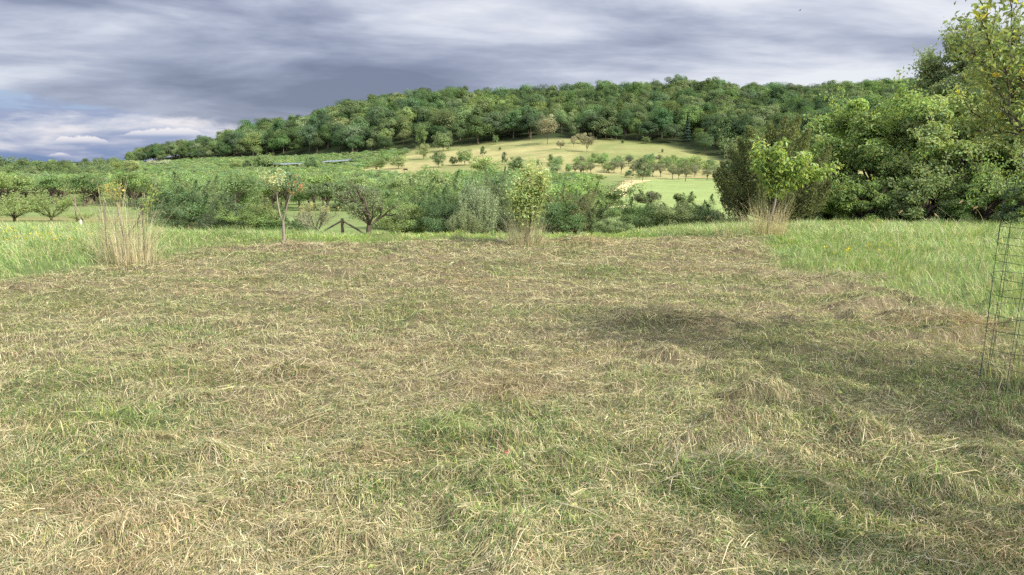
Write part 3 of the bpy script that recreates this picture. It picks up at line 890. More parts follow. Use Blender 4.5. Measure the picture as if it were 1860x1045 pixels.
for px, top, wp, Y, lab in [(15, 277, 70, 420, 'tall grey green tree at the left edge of the skyline'), (62, 284, 80, 400, 'broad dense tree standing left of the low gap in the skyline'),
                            (121, 289, 26, 520, 'small pointed tree just right of the low gap in the skyline'), (190, 285, 42, 560, 'round topped tree highest on the skyline above the tall dry stems')]:
    put_px(B_pr[1 if px != 62 else 0], px, Y, top, wp, lab, None, cat='tree')
for px, wp in [(245, 34), (283, 34), (312, 30)]:
    put_px(B_pr[3], px, 640, 289, wp, 'pale silvery willow in the row under the left end of the hill', 'silvery willows below the hill')

# singles on the slope: (px, base py, width px, height px, proto, label)
hill = [(565, 313, 32, 31, 1, 'dark round solitary tree between the two strips of orchard netting'),
        (481, 312, 52, 34, 0, 'broad green tree in front of the hill wood, left of the dark round one'),
        (450, 313, 26, 24, 1, 'small dark rounded bush at the foot of the wood, left side'),
        (430, 312, 30, 26, 2, 'pale green bush beside the small dark rounded bush'),
        (723, 307, 40, 26, 2, 'wide green tree at the left end of the dry pasture'),
        (690, 310, 30, 22, 0, 'loose green tree at the lower left corner of the dry pasture'),
        (769, 290, 28, 30, 2, 'pale round tree at the top left of the dry pasture'),
        (806, 275, 44, 36, 0, 'large dense tree against the wood at the top left of the pasture'),
        (767, 268, 26, 44, 0, 'tall narrow grey green tree at the wood edge above the pale round tree'),
        (797, 305, 34, 32, 0, 'green tree in the middle of the three above the grazing cattle'),
        (845, 301, 40, 30, 0, 'wide tree with a dark shadow, right of the tree above the cattle'),
        (823, 301, 20, 18, 1, 'little dark tree wedged between the two wide pasture trees'),
        (882, 322, 66, 40, 2, 'largest bright green bushy tree at the lower edge of the pasture'),
        (939, 316, 42, 34, 1, 'dark round tree at the lower edge of the pasture'),
        (916, 300, 14, 26, 1, 'narrow dark tree behind the gap between the two big pasture trees'),
        (877, 284, 14, 20, 1, 'slim dark small tree high on the pasture above the bushy tree'),
        (1000, 297, 14, 18, 1, 'small upright dark tree on the slope right of the dark round tree'),
        (977, 303, 9, 15, 0, 'tiny upright shrub on the slope left of the small upright dark tree'),
        (900, 263, 14, 18, 0, 'young tree standing free where pasture meets wood at its left crest'),
        (908, 274, 7, 8, 1, 'smallest round shrub high on the dry pasture'),
        (1100, 253, 60, 40, 0, 'big green tree bulging from the wood onto the top of the pasture'),
        (1131, 262, 9, 9, 1, 'tiny dark tree alone in the upper right of the pasture'),
        (1172, 262, 20, 14, 0, 'low tree leaning out of the wood edge at the right of the pasture'),
        (1203, 278, 6, 8, 1, 'thin little tree low on the right of the pasture'),
        (1265, 314, 44, 34, 2, 'round bright green tree on a short trunk behind the green field'),
        (1168, 330, 42, 48, 1, 'tall dark tree at the far left corner of the green field'),
        (1143, 323, 24, 14, 1, 'low dark bush at the end of the pale track')]
for (px, by, wp, hp, k, lab) in hill:
    x, y = find_ground(px, by, 300 if by > 320 else 335)
    B_pr[k].put(x, y, hp * y / FPX, wp * y / FPX, lab, None, g.uniform(0, 6.28), .03, 'tree')
# greyish, thin old trees high on the pasture
Gr = [orchard_proto(150 + i, (.115, .125, .072), nl=3000, leaf=.5, name='old_tree', h=12, r=5.5, fork=.22, flat=.8, ncl=40, bare=4, mats=(None, None), zc=.6, zr=.36, low=-.7) for i in range(2)]
for (px, by, wp, hp, lab) in [(995, 262, 48, 52, 'tall pale thin leaved tree at the top of the pasture against the wood'),
                              (1066, 277, 34, 34, 'pale half bare tree in the upper middle of the pasture'),
                              (1018, 272, 22, 16, 'crooked small tree between the tall pale tree and the half bare one'),
                              (1042, 267, 14, 20, 'spindly leaning tree beside the half bare one'),
                              (1055, 262, 26, 20, 'grey tree partly hidden behind the half bare one')]:
    x, y = find_ground(px, by)
    Gr[int(g.integers(0, 2))].put(x, y, hp * y / FPX, wp * y / FPX, lab, None, g.uniform(0, 6.28), .02, 'tree')
# fruit trees at the far end of the green field
for (px, by, wp, hp) in [(1222, 326, 26, 30), (1233, 327, 20, 24), (1245, 330, 30, 32), (1284, 328, 26, 22), (1303, 328, 20, 22), (1200, 322, 26, 26), (1186, 322, 24, 28),
                         (1262, 322, 22, 24), (1318, 328, 22, 24), (1150, 318, 24, 22), (1128, 316, 24, 24)]:
    x, y = find_ground(px, by, 300)
    O_grey[int(g.integers(0, 3))].put(x, y, hp * y / FPX, wp * y / FPX, 'small fruit tree on a forked stem lining the far end of the green field', 'fruit trees along the far end of the green field', g.uniform(0, 6.28), .02)
for i in range(75):
    px = g.uniform(990, 1330); by = g.uniform(292, 318) if px < 1250 else g.uniform(304, 320)
    if by < 291 + abs(px - 1120) * .05: continue
    x, y = find_ground(px, by, 330)
    pr = O_grey[int(g.integers(0, 3))] if g.random() < .35 else O_full[int(g.integers(0, 5))]
    pr.put(x, y, g.uniform(4.0, 6.5), g.uniform(5, 8.5), 'low spreading fruit tree on the slope between green field and dry pasture', 'fruit trees on the slope above the green field', g.uniform(0, 6.28), .02)

# ---- nets, tower, cattle, track posts
def net(px0, px1, py, hgt):
    xa, ya = find_ground(px0, py + 9, 420); xb, yb = find_ground(px1, py + 6, 420)
    r = empty('orchard_net', (xa, ya, float(H0(xa, ya))), 'x', 'net'); m = MB(); p = MB()
    L = math.hypot(xb - xa, yb - ya); n = 24; a = math.atan2(yb - ya, xb - xa); r.rotation_euler = (0, 0, a)
    wd = 16
    X, Yw = np.meshgrid(np.linspace(0, L, n), np.linspace(0, wd, 9))
    wx = xa + X * math.cos(a) - Yw * math.sin(a); wy = ya + X * math.sin(a) + Yw * math.cos(a)
    Z = H0(wx, wy) - r.location[2] + hgt + .35 * np.abs(np.sin(Yw / wd * math.pi * 3)) - .25 * np.abs(np.sin(X / L * math.pi * 8))
    ix = np.arange(X.size).reshape(X.shape)
    m.add(np.stack([X, Yw, Z], -1).reshape(-1, 3), np.stack([ix[:-1, :-1], ix[:-1, 1:], ix[1:, 1:], ix[1:, :-1]], -1).reshape(-1, 4))
    m.build('net_sheet', mat_plain('pale_netting', (.15, .175, .19), .8, .1, .3, 3), r)
    for i in range(8):
        q = MB(); tube(q, [(L * i / 7, 0, float(Z[0, min(n - 1, int(i * n / 7.01))]) - hgt - .6), (L * i / 7, 0, float(Z[0, min(n - 1, int(i * n / 7.01))]))], .08, 6); q.build('pole', M_wood, r)
    return r
tag(net(512, 556, 303, 4.2), 'pale grey netting strip over fruit rows, left of the dark round tree')
tag(net(586, 634, 298, 4.2), 'pale grey netting strip over fruit rows, right of the dark round tree')

x, y = find_ground(800, 196, 700); y += 6
tz = float(H0(x, y)); hh = float(zpix(169, y)) - tz
r = empty('stone_tower', (x, y, tz - .5), 'small square stone tower just clearing the treetops on the hill', 'tower')
M_stone = mat_bark('pale_stone', srgb(150, 140, 124), srgb(196, 186, 168), 3)
q = MB(); box(q, (0, 0, (hh - .7) / 2 + .25), (3.4, 3.4, hh - .2)); q.build('wall', M_stone, r)
q = MB(); box(q, (0, 0, hh + .35), (3.9, 3.9, .5))
for sx in (-1, 0, 1):
    for sy in (-1, 0, 1):
        if sx or sy: box(q, (sx * 1.55, sy * 1.55, hh + .95), (.8, .8, .7))
q.build('parapet', M_stone, r)

def cow(px, by, colr, label, rz, graze=True, s=1.0):
    me = bpy.data.meshes.new('cow')
    V = [(0, 0, 1.15), (.55, 0, 1.2), (.95, 0, 1.25), (1.25, 0, 1.0 if graze else 1.5), (1.45, 0, .5 if graze else 1.7), (1.7, 0, .22 if graze else 1.62), (-.55, 0, 1.2), (-.9, 0, 1.25), (-1.05, 0, .75),
         (.75, .22, .75), (.75, .24, .38), (.78, .24, 0), (.75, -.22, .75), (.72, -.24, .38), (.72, -.24, 0),
         (-.7, .22, .85), (-.85, .24, .45), (-.78, .24, 0), (-.7, -.22, .85), (-.82, -.24, .45), (-.75, -.24, 0), (1.42, .2, .66 if graze else 1.78), (1.42, -.2, .66 if graze else 1.78)]
    E = [(0, 1), (1, 2), (2, 3), (3, 4), (4, 5), (0, 6), (6, 7), (7, 8), (1, 9), (9, 10), (10, 11), (1, 12), (12, 13), (13, 14), (6, 15), (15, 16), (16, 17), (6, 18), (18, 19), (19, 20), (4, 21), (4, 22)]
    Rr = [.40, .36, .26, .17, .15, .09, .38, .24, .04, .14, .07, .07, .14, .07, .07, .17, .08, .07, .17, .08, .07, .04, .04]
    me.from_pydata(V, E, []); o = bpy.data.objects.new('cow', me); sc.collection.objects.link(o)
    md = o.modifiers.new('skin', 'SKIN')
    me.materials.append(mat_plain(label.split()[0] + '_hide', colr, .8, .2, .1))
    for i, rr in enumerate(Rr): me.skin_vertices[0].data[i].radius = (rr, rr)
    me.skin_vertices[0].data[0].use_root = True
    s2 = o.modifiers.new('sub', 'SUBSURF'); s2.levels = 1; s2.render_levels = 1
    x, y = find_ground(px, by, 338); o.location = (x, y, float(H(x, y))); o.rotation_euler = (0, 0, rz); o.scale = (s, s, s)
    tag(o, label, 'cow', None)
cow(790, 313, (.012, .011, .010), 'black cow grazing on the dry pasture, right of the white one', .2)
cow(737, 312, (.014, .012, .010), 'black cow grazing beside the wide green tree at the pasture end', 3.3)
cow(780, 317, (.62, .58, .52), 'white cow grazing between the black ones on the dry pasture', 2.2)

def post(x, y, h, r, label, group, lean=0.0):
    m = MB(); z = Hs(x, y); tube(m, [(0, 0, -.3), (lean * .5, 0, h * .5), (lean, 0, h)], [r, r, r * .9], 6)
    tag(m.build('fence_post', M_wood, loc=(x, y, z)), label, 'post', group)
for i, Y in enumerate(np.linspace(192, 318, 14)):
    post(float(edge_x(Y) - 1.6), float(Y), 2.0, .10, 'thin wooden post in the row along the pale track', 'posts along the pale track')
for (px, Y) in [(1103, 118), (1109, 124), (1113, 120), (1118, 126), (1122, 121), (1107, 129)]:
    post(float(xpix(px, Y, -6)), Y, float(rng.uniform(1.0, 1.5)), .07, 'short dark post on the pale patch at the near corner of the field', 'posts on the pale patch near the field', .05)

# ---------------------------------------------------------------- hedge and shrubs below the crest
def shrub_proto(seed, base, nl=15000, leaf=.11, h=3.2, r=2.2, name='shrub', shoots=14, yellow=0., ncl=46, wr=.5, plume=0.0, mats=(None, None), tone=.2):
    g = np.random.default_rng(seed); wd = MB(); cr = MB()
    cl = crown_clumps(g, ncl, (0, 0, h * .45), (r * .84, r * .84, h * .48), low=-.8, inner=.5)
    cl[:, 2] = np.maximum(cl[:, 2], .25)
    limbs(wd, g, (0, 0, 0), h * .12, .07, cl, 16, sides=4)
    fill_leaves(cr, g, cl, r * .24 * g.uniform(.6, 1.35, len(cl)), int(nl * .82), leaf, leaf * wr, base, up=.45, flat=.85 + plume, shell=.5, yellow=yellow, clv=tone)
    # shoots that break the outline
    top = cl[np.argsort(-cl[:, 2])[:max(4, ncl // 2)]]; P = []; D = []
    for i in range(shoots):
        c = top[g.integers(0, len(top))] + g.normal(size=3) * r * .15; d = unit(g.normal(size=3) * .45 + UP * 1.1 + np.array([c[0], c[1], 0]) * .15); ln = g.uniform(.5, 1.1) * h * .26
        e = c + d * ln * 1.4; tube(wd, [np.array([0, 0, h * .12]), c * [.6, .6, .55], c, (c + e) / 2, e], [.016, .014, .012, .009, .004], 3)
        k = max(20, int(nl * .18 / shoots)); t = g.random(k) ** .8
        P.append(c + (e - c) * t[:, None] + g.normal(size=(k, 3)) * (.16 * (1.1 - t))[:, None] * (.55 + .45 * h / 3)); D.append(np.repeat(d[None], k, 0))
    P = np.concatenate(P); D = np.concatenate(D); n = len(P)
    leaves(cr, P, unit(g.normal(size=(n, 3)) + UP * .5), leaf, leaf * wr, pal(g, n, base, .18, .1, yellow), g, axis=D + g.normal(size=(n, 3)) * .6)
    return plant(name, 'shrub', wd, cr, h, r * 2, mats)


SG = [(.042, .080, .024), (.056, .100, .029), (.034, .068, .024), (.072, .112, .035)]
Sh = [shrub_proto(300 + i, SG[i]) for i in range(4)]
S_red = shrub_proto(310, (.082, .102, .044), nl=12000)
# willow-like silvery shrub: upright wands
def wand_proto(seed, base, h=4.0, r=1.6, n=170, leaf=.13, per=60, wr=.22, mats=(None, None), name='willow'):
    g = np.random.default_rng(seed); wd = MB(); cr = MB(); P = []; D = []
    for i in range(n):
        a = g.uniform(0, 6.28); q = g.random() ** .6; rr = r * q; hh = h * (1 - .32 * q * q) * g.uniform(.7, 1.04)
        b = np.array([math.cos(a) * rr * .3, math.sin(a) * rr * .3, 0]); e = np.array([math.cos(a) * rr, math.sin(a) * rr, hh]); c = np.array([math.cos(a) * rr * .9, math.sin(a) * rr * .9, hh * .35])
        s = np.linspace(0, 1, 5)[:, None]; tube(wd, b * (1 - s) ** 2 + 2 * c * s * (1 - s) + e * s ** 2, np.linspace(.022, .004, 5), 3)
        t = g.uniform(.22, 1, (per, 1)); q = b * (1 - t) ** 2 + 2 * c * t * (1 - t) + e * t ** 2
        P.append(q + g.normal(size=(per, 3)) * .07); D.append(np.repeat(unit(e - c)[None], per, 0))
    P = np.concatenate(P); D = np.concatenate(D); k = len(P)
    leaves(cr, P, unit(g.normal(size=(k, 3)) + UP * .2), leaf, leaf * wr, pal(g, k, base, .22, .06), g, axis=D + g.normal(size=(k, 3)) * .35)
    return plant(name, 'shrub', wd, cr, h, r * 2, mats)


W1 = wand_proto(320, (.082, .125, .055), per=110, leaf=.15, wr=.28)
LB = 'dark green shrub in the hedge below the crest'
hedge = [ # px, Y, top, width px, proto, label
    (322, 37, 333, 135, 0, 'big dark rounded bush at the left end of the hedge'), (392, 40, 352, 110, 2, 'dark bush next to the big rounded one at the left end of the hedge'),
    (300, 34, 372, 90, 2, 'low dark bush at the foot of the big rounded one'),
    (445, 34, 378, 130, 1, 'low dense bush left of the forked sapling'), (400, 33, 388, 90, 2, 'low olive bush left of centre of the hedge, beneath the dark one'),
    (492, 34, 392, 80, 0, 'low bush directly behind the forked sapling'), (540, 35, 398, 60, 2, 'lowest bush just right of the forked sapling'),
    (735, 36, 362, 110, 3, 'light green bush to the right of the gnarled apple tree'), (765, 41, 345, 110, 1, 'taller bush behind the light green one'),
    (800, 35, 360, 95, 2, 'dark bush between the light green bush and the silvery willow'), (838, 40, 340, 90, 2, 'tall dark bush behind the silvery willow'),
    (902, 37, 330, 95, 1, 'bush standing between the willow and the pale young tree'), (930, 35, 372, 80, 2, 'dark bush behind the foot of the pale young tree'),
    (1018, 35, 360, 110, 0, 'dark bush right of the pale young tree'), (1075, 37, 368, 90, 2, 'dark bush beside the one with russet tips'),
    (1115, 33, 392, 80, 3, 'low light bush under the pale patch of the field'), (1165, 34, 364, 110, 1, 'bush topped by two flat crowned sprays, left one of the pair'),
    (1228, 33, 366, 120, 1, 'middle bush in front of the green field'), (1278, 33, 374, 90, 2, 'dark bush in front of the green field next to the conifer'),
    (1330, 30, 392, 60, 3, 'small light bush at the foot of the conifer'),
    (362, 43, 340, 130, 1, 'tall light bush rising behind the big dark rounded one'), (470, 41, 366, 100, 3, 'light green bush behind the low dense one left of the forked sapling'),
    (705, 43, 352, 90, 1, 'bush behind the right side of the gnarled apple tree'), (965, 44, 338, 130, 3, 'light green bush behind the pale young tree'),
    (1058, 45, 350, 120, 1, 'light bush behind the one with russet tips'), (1200, 40, 374, 120, 0, 'broad bush behind the flat crowned thorn trees'),
    (1262, 38, 368, 100, 1, 'leafy bush in front of the middle of the green field')]
for (px, Y, top, wp, k, lab) in hedge:
    put_px(Sh[k], px, Y, top, wp * 1.12, lab, None, sink=.04, cat='shrub')
put_px(S_red, 1045, 36, 346, 105, 'bush with russet tips right of the pale young tree', None, cat='shrub')
put_px(W1, 868, 34, 320, 80, 'silvery upright willow bush in the middle of the hedge', None, cat='willow')
put_px(W1, 845, 33, 375, 70, 'small silvery willow shoots at the foot of the upright one', None, cat='willow')

# flat-topped sprays standing over the bushes
def spray(px, Y, top, wpx, label):
    g = np.random.default_rng(int(px)); z = float(zpix(top, Y)); X = float(xpix(px, Y, z)); gz = Hs(X, Y); wd = MB(); cr = MB(); h = z - gz; w = wpx * Y / FPX
    cl = []
    for i in range(9):
        a = g.uniform(0, 6.28); rr = w * .5 * g.uniform(.2, 1); e = np.array([math.cos(a) * rr, math.sin(a) * rr * .6, h * g.uniform(.80, .99)])
        tube(wd, [(0, 0, 0), (0, 0, h * .55), e * [.4, .4, .88], e], [.025, .018, .012, .005], 4); cl.append(e)
    fill_leaves(cr, g, np.array(cl), w * .20, 2600, .085, .042, (.070, .105, .040), flat=.60, up=.5)
    r = empty('thorn_tree', (X, Y, gz), label, 'tree'); wd.build('trunk', M_bark, r); cr.build('crown', M_leaf, r)
spray(1183, 36, 352, 52, 'flat crowned thorn tree above the hedge, left of the pair before the field')
spray(1246, 36, 354, 40, 'flat crowned thorn tree above the hedge, right of the pair before the field')

# gnarled apple tree
def apple(px, Y, top, label, seed=5):
    g = np.random.default_rng(seed); X = float(xpix(px, Y, -1.5)); gz = Hs(X, Y); h = float(zpix(top, Y)) - gz
    wd = MB(); cr = MB(); tips = []
    f = np.array([.03, 0, h * .22])
    tube(wd, [(0, 0, -.3), (0, 0, .05), (-.03, .03, h * .12), f], [.17, .13, .115, .12], 8)
    for (dx, dyy, dz_, L) in [(-1.0, .1, 1.0, .50), (.95, .2, .45, .42), (-.3, -.5, 1.3, .48), (.35, .5, 1.5, .5), (-.75, .5, .9, .5), (.6, -.5, 1.0, .45), (.05, 0, 1.7, .52), (-1.1, -.3, .55, .36)]:
        grow(wd, g, f, (dx, dyy, dz_), L * h, .06, 3, tips, kids=(3, 4), spread=.8, upb=.10, shrink=.56, wob=.22, col=(1, 1, 1))
    P = np.array([t[0] for t in tips])
    tip_leaves(cr, g, tips, 1, .075, .042, (.085, .125, .050), spread=.05, only=lambda P: g.random(len(P)) < .75)
    tip_leaves(cr, g, tips, 2, .085, .05, (.075, .130, .038), spread=.06, only=lambda P: P[:, 2] < h * .75)
    r = empty('apple_tree', (X, Y, gz), label, 'tree'); wd.build('trunk', M_bark, r, smooth=True); cr.build('crown', M_leaf, r)
    print('apple tips', len(tips), h)
apple(671, 33, 322, 'gnarled apple tree with bare grey twigs beside the braced fence post')
# scrubby half-dead small tree left of the post
def scrub(px, Y, top, label, seed):
    g = np.random.default_rng(seed); X = float(xpix(px, Y, -1.5)); gz = Hs(X, Y); h = float(zpix(top, Y)) - gz; wd = MB(); cr = MB(); tips = []
    tube(wd, [(0, 0, -.2), (0, 0, h * .2)], [.09, .07], 6)
    for i in range(9):
        a = i / 9 * 6.28; grow(wd, g, (0, 0, h * .18), (math.cos(a) * .75, math.sin(a) * .75, 1.0), h * .5, .028, 2, tips, kids=(3, 4), spread=.6, upb=.15, wob=.15)
    tip_leaves(cr, g, tips, 3, .065, .035, (.090, .120, .055), spread=.06, only=lambda P: g.random(len(P)) < .8)
    tip_leaves(cr, g, tips, 5, .07, .045, (.19, .20, .03), spread=.07, only=lambda P: (P[:, 2] > h * .80) & (g.random(len(P)) < .3))
    r = empty('thorn_bush', (X, Y, gz), label, 'shrub'); wd.build('trunk', M_barkpale, r); cr.build('crown', M_leaf, r)
scrub(575, 31, 372, 'twiggy greyish bush with yellowing tips left of the braced fence post', 3)

# braced post
def frame_post():
    Y = 34.0; X = float(xpix(622, Y, -1)); gz = Hs(X, Y); top = float(zpix(397, Y)) - gz; M = MB(); r = empty('braced_fence_post', (X, Y, gz), 'grey wooden fence post with a slanting brace on each side', 'fence post')
    tube(M, [(0, 0, -.4), (0, 0, top)], .075, 8); M.build('post', M_wood, r)
    for s, e in ((-1, -1.15), (1, 1.05)):
        b = MB(); tube(b, [(s * .05, -.02, top - .12), (e, .0, .12)], .045, 6); b.build('brace', M_wood, r)
    for k in (0.45, 0.9):
        for s in (-1, 1):
            q = MB(); tube(q, [(0, 0, k), (s * 4.0, .4, k - .05)], .004, 3); q.build('wire', M_rust, r)
frame_post()
for (px, Y, h) in [(548, 38, 1.25), (552, 46, 1.1)]:
    post(float(xpix(px, Y, -1.6)), Y, h, .06, 'plain grey fence post left of the braced one', 'plain fence posts left of the braced one')
post(float(xpix(140.5, 40, -1.6)), 40, 1.45, .05, 'thin dark stake tied to the smallest orchard sapling at the left', None)

# vase-shaped young trees at the left
def vase(seed, h=2.2, r=1.1):
    g = np.random.default_rng(seed); wd = MB(); cr = MB(); tips = []
    tube(wd, [(0, 0, -.2), (0, 0, h * .2)], [.05, .045], 6)
    for i in range(15):
        a = i / 15 * 6.28 * 2; sp = g.uniform(.35, 1.15); grow(wd, g, (0, 0, h * g.uniform(.14, .22)), (math.cos(a) * sp, math.sin(a) * sp, 1.0), h * g.uniform(.5, .72), .018, 1, tips, kids=(3, 4), spread=.4, upb=.12, wob=.07)
    tip_leaves(cr, g, tips, 9, .085, .045, (.105, .165, .042), spread=.07)
    return plant('young_fruit_tree', 'tree', wd, cr, h, r * 2)
V = [vase(1), vase(2)]
put_px(V[0], 95, 42, 352, 100, 'vase shaped young fruit tree, middle one of the near left three', None, cat='tree')
put_px(V[1], 28, 41, 350, 125, 'densest young fruit tree at the left edge of the picture', None, cat='tree')
put_px(V[0], 148, 40, 384, 50, 'smallest young fruit tree tied to a dark stake', None, cat='tree')
put_px(V[1], -22, 38, 366, 110, 'bright young fruit tree cut by the left edge of the frame', None, cat='tree')
m = MB(); x, y = float(xpix(147, 22, -.1)), 22.0
tube(m, [(0, 0, -.2), (0, 0, .20), (.01, 0, .24)], [.03, .03, .018], 8); tag(m.build('marker_peg', mat_plain('white_plastic', (.75, .74, .70), .5), loc=(x, y, Hs(x, y))), 'short white peg in the grass by the smallest young fruit tree', 'marker')

# ---------------------------------------------------------------- big trees at the right
def big_tree(name, px, Y, top, wpx, nl, base, label, seed, leaf=.12, low=-.9, ncl=130, zc=.5, zr=.52, cat='tree', fork=.15, yfac=.9, crk=.17, shoots=60, trunk=.16, wr=.5):
    g = np.random.default_rng(seed); X = float(xpix(px, Y, 0)); gz = Hs(X, Y); h = float(zpix(top, Y)) - gz; r = wpx * Y / FPX / 2
    wd = MB(); cr = MB()
    cl = crown_clumps(g, ncl, (0, 0, h * zc), (r * .9, r * .9 * yfac, h * zr * .92), low=low, inner=.55)
    cl = cl[cl[:, 2] > .15]
    limbs(wd, g, (0, 0, 0), h * fork, trunk, cl, 40, sides=5)
    fill_leaves(cr, g, cl, r * crk * g.uniform(.6, 1.4, len(cl)), nl, leaf, leaf * wr, base, up=.45, flat=.62, shell=.5, clv=.18, drop=.15)
    k0 = cl[np.argsort(-(cl[:, 2] + np.abs(cl[:, 0]) * .6))[:max(10, len(cl) // 2)]]
    for i in range(shoots):
        c = k0[g.integers(0, len(k0))]; d = unit((c - np.array([0, 0, h * .45])) * [1, 1, .6] + UP * r * .4 + g.normal(size=3) * r * .25); e = c + d * g.uniform(.5, 1.1)
        tube(wd, [c, (c + e) / 2 + g.normal(size=3) * .03, e], [.014, .01, .004], 3)
        kk = 55; t = g.random(kk)[:, None]
        leaves(cr, c + (e - c) * t + g.normal(size=(kk, 3)) * .09, g.normal(size=(kk, 3)) + UP * .6, leaf, leaf * wr, pal(g, kk, np.array(base) * 1.1), g, axis=d + g.normal(size=(kk, 3)) * .6)
    rt = empty(name, (X, Y, gz), label, cat); wd.build('trunk', M_bark, rt, smooth=True); cr.build('crown', M_one, rt)
    return rt
big_tree('broad_tree', 1595, 27, 160, 320, 80000, (.092, .142, .038), 'dense rounded tree right of the cherry, lowest of the thicket at the right', 501)
big_tree('broad_tree', 1740, 25, 150, 300, 75000, (.092, .142, .038), 'broad leafy tree filling the right side behind the tall grass', 502)
big_tree('thicket_tree', 1890, 25, 140, 270, 60000, (.090, .138, .036), 'dense tree cut by the right edge behind the wire guard', 503)
big_tree('tall_tree', 1765, 31, 48, 270, 42000, (.080, .120, .045), 'tallest tree with an open airy top at the upper right', 504, zc=.74, zr=.27, low=-.5, fork=.5, ncl=110, crk=.15, shoots=110, trunk=.22)
big_tree('broad_tree', 1510, 30, 215, 130, 26000, (.062, .112, .032), 'lower bush filling the gap between conifer and thicket', 505, ncl=60, shoots=25, cat='shrub')
big_tree('broad_tree', 1930, 30, 60, 260, 40000, (.075, .120, .040), 'tall tree behind the right edge of the frame', 506, ncl=90)

for (px, Y, top, wp, lab) in [(1480, 27, 322, 110, 'low dark undergrowth between the cherry and the rounded tree'), (1570, 24.5, 330, 150, 'low dark undergrowth beneath the dense rounded tree'),
                              (1680, 23.5, 318, 150, 'low dark undergrowth left of the middle of the right thicket'), (1780, 22.5, 326, 140, 'low dark undergrowth behind the arching grass stems'), (1880, 21, 310, 150, 'low dark undergrowth behind the green wire guard')]:
    big_tree('shrub', px, Y, top, wp, 22000, (.072, .118, .032), lab, 600 + int(px), ncl=60, shoots=20, cat='shrub', leaf=.10, zc=.45, zr=.6, crk=.2)

# conifer-like dark tree with upright plumes
def plume_tree(px, Y, top, wpx, label, seed=9):
    g = np.random.default_rng(seed); X = float(xpix(px, Y, 0)); gz = Hs(X, Y); h = float(zpix(top, Y)) - gz; r = wpx * Y / FPX / 2; wd = MB(); cr = MB()
    tube(wd, [(0, 0, -.3), (0, 0, h * .5), (.1, 0, h * .85)], [.16, .10, .03], 8)
    for i in range(90):
        a = g.uniform(0, 6.28); q = g.random() ** .55
        lv = g.uniform(0, 1)
        prof = math.sin(math.pi * min(1, .25 + lv * .72)) ** .6
        rr = r * q * prof; b = np.array([math.cos(a) * rr, math.sin(a) * rr, h * (.05 + .72 * lv)])
        d = unit(np.array([math.cos(a) * .55 * q, math.sin(a) * .55 * q, 1.0]) + g.normal(size=3) * .12); ln = h * g.uniform(.16, .30) * (1.15 if q < .6 else 1)
        if b[2] + ln > h * 1.02: ln = max(.2, h * 1.02 - b[2])
        tube(wd, [(0, 0, max(.1, b[2] - rr * .7)), b, b + d * ln * .8], [.03, .018, .006], 3)
        k = 620; t = g.random(k) ** .85; w_ = (.24 * (1 - t) ** .7 + .03)
        P = b + d * (t * ln)[:, None] + unit(g.normal(size=(k, 3))) * (w_ * g.uniform(.5, 1, k) * 1.25)[:, None]
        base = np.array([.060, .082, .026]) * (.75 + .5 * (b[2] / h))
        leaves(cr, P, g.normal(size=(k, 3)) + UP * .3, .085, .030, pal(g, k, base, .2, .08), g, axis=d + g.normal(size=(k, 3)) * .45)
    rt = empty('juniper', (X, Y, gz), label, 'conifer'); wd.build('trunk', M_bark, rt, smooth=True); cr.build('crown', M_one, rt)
plume_tree(1402, 23.5, 212, 170, 'dark olive juniper with upright plumes behind the young cherry')
big_tree('thicket_tree', 1348, 25.5, 262, 90, 16000, (.058, .090, .030), 'dark low boughed tree at the left foot of the juniper', 507, ncl=50, shoots=20, crk=.2, leaf=.09)

# ---------------------------------------------------------------- saplings, guards and dry tufts in the near meadow
def arcs(mb, P0, ang, L, W, e0, e1, nseg, cols, g):
    """long bowed stems as ribbons"""
    n = len(P0); h = np.stack([np.cos(ang), np.sin(ang), np.zeros(n)], 1); side = np.stack([-np.sin(ang), np.cos(ang), np.zeros(n)], 1)
    tw = g.uniform(-1.2, 1.2, n)[:, None]; side = unit(side * np.cos(tw) + h * np.sin(tw))
    p = P0.copy(); rows = []
    for i in range(nseg + 1):
        t = i / nseg; w_ = (W * .5 * (1 - .7 * t))[:, None]; rows += [p - side * w_, p + side * w_]
        e = e0 + (e1 - e0) * (t ** 1.8); p = p + (h * np.cos(e)[:, None] + UP * np.sin(e)[:, None]) * (L / nseg)[:, None]
    v = np.stack(rows, 1); m_ = 2 * (nseg + 1); k = np.arange(n)[:, None] * m_
    f = np.concatenate([k + np.array([[2 * i, 2 * i + 1, 2 * i + 3, 2 * i + 2]]) for i in range(nseg)], 1).reshape(-1, 4)
    mb.add(v.reshape(-1, 3), f, np.repeat(cols, m_, 0))
    return v[:, -1], h


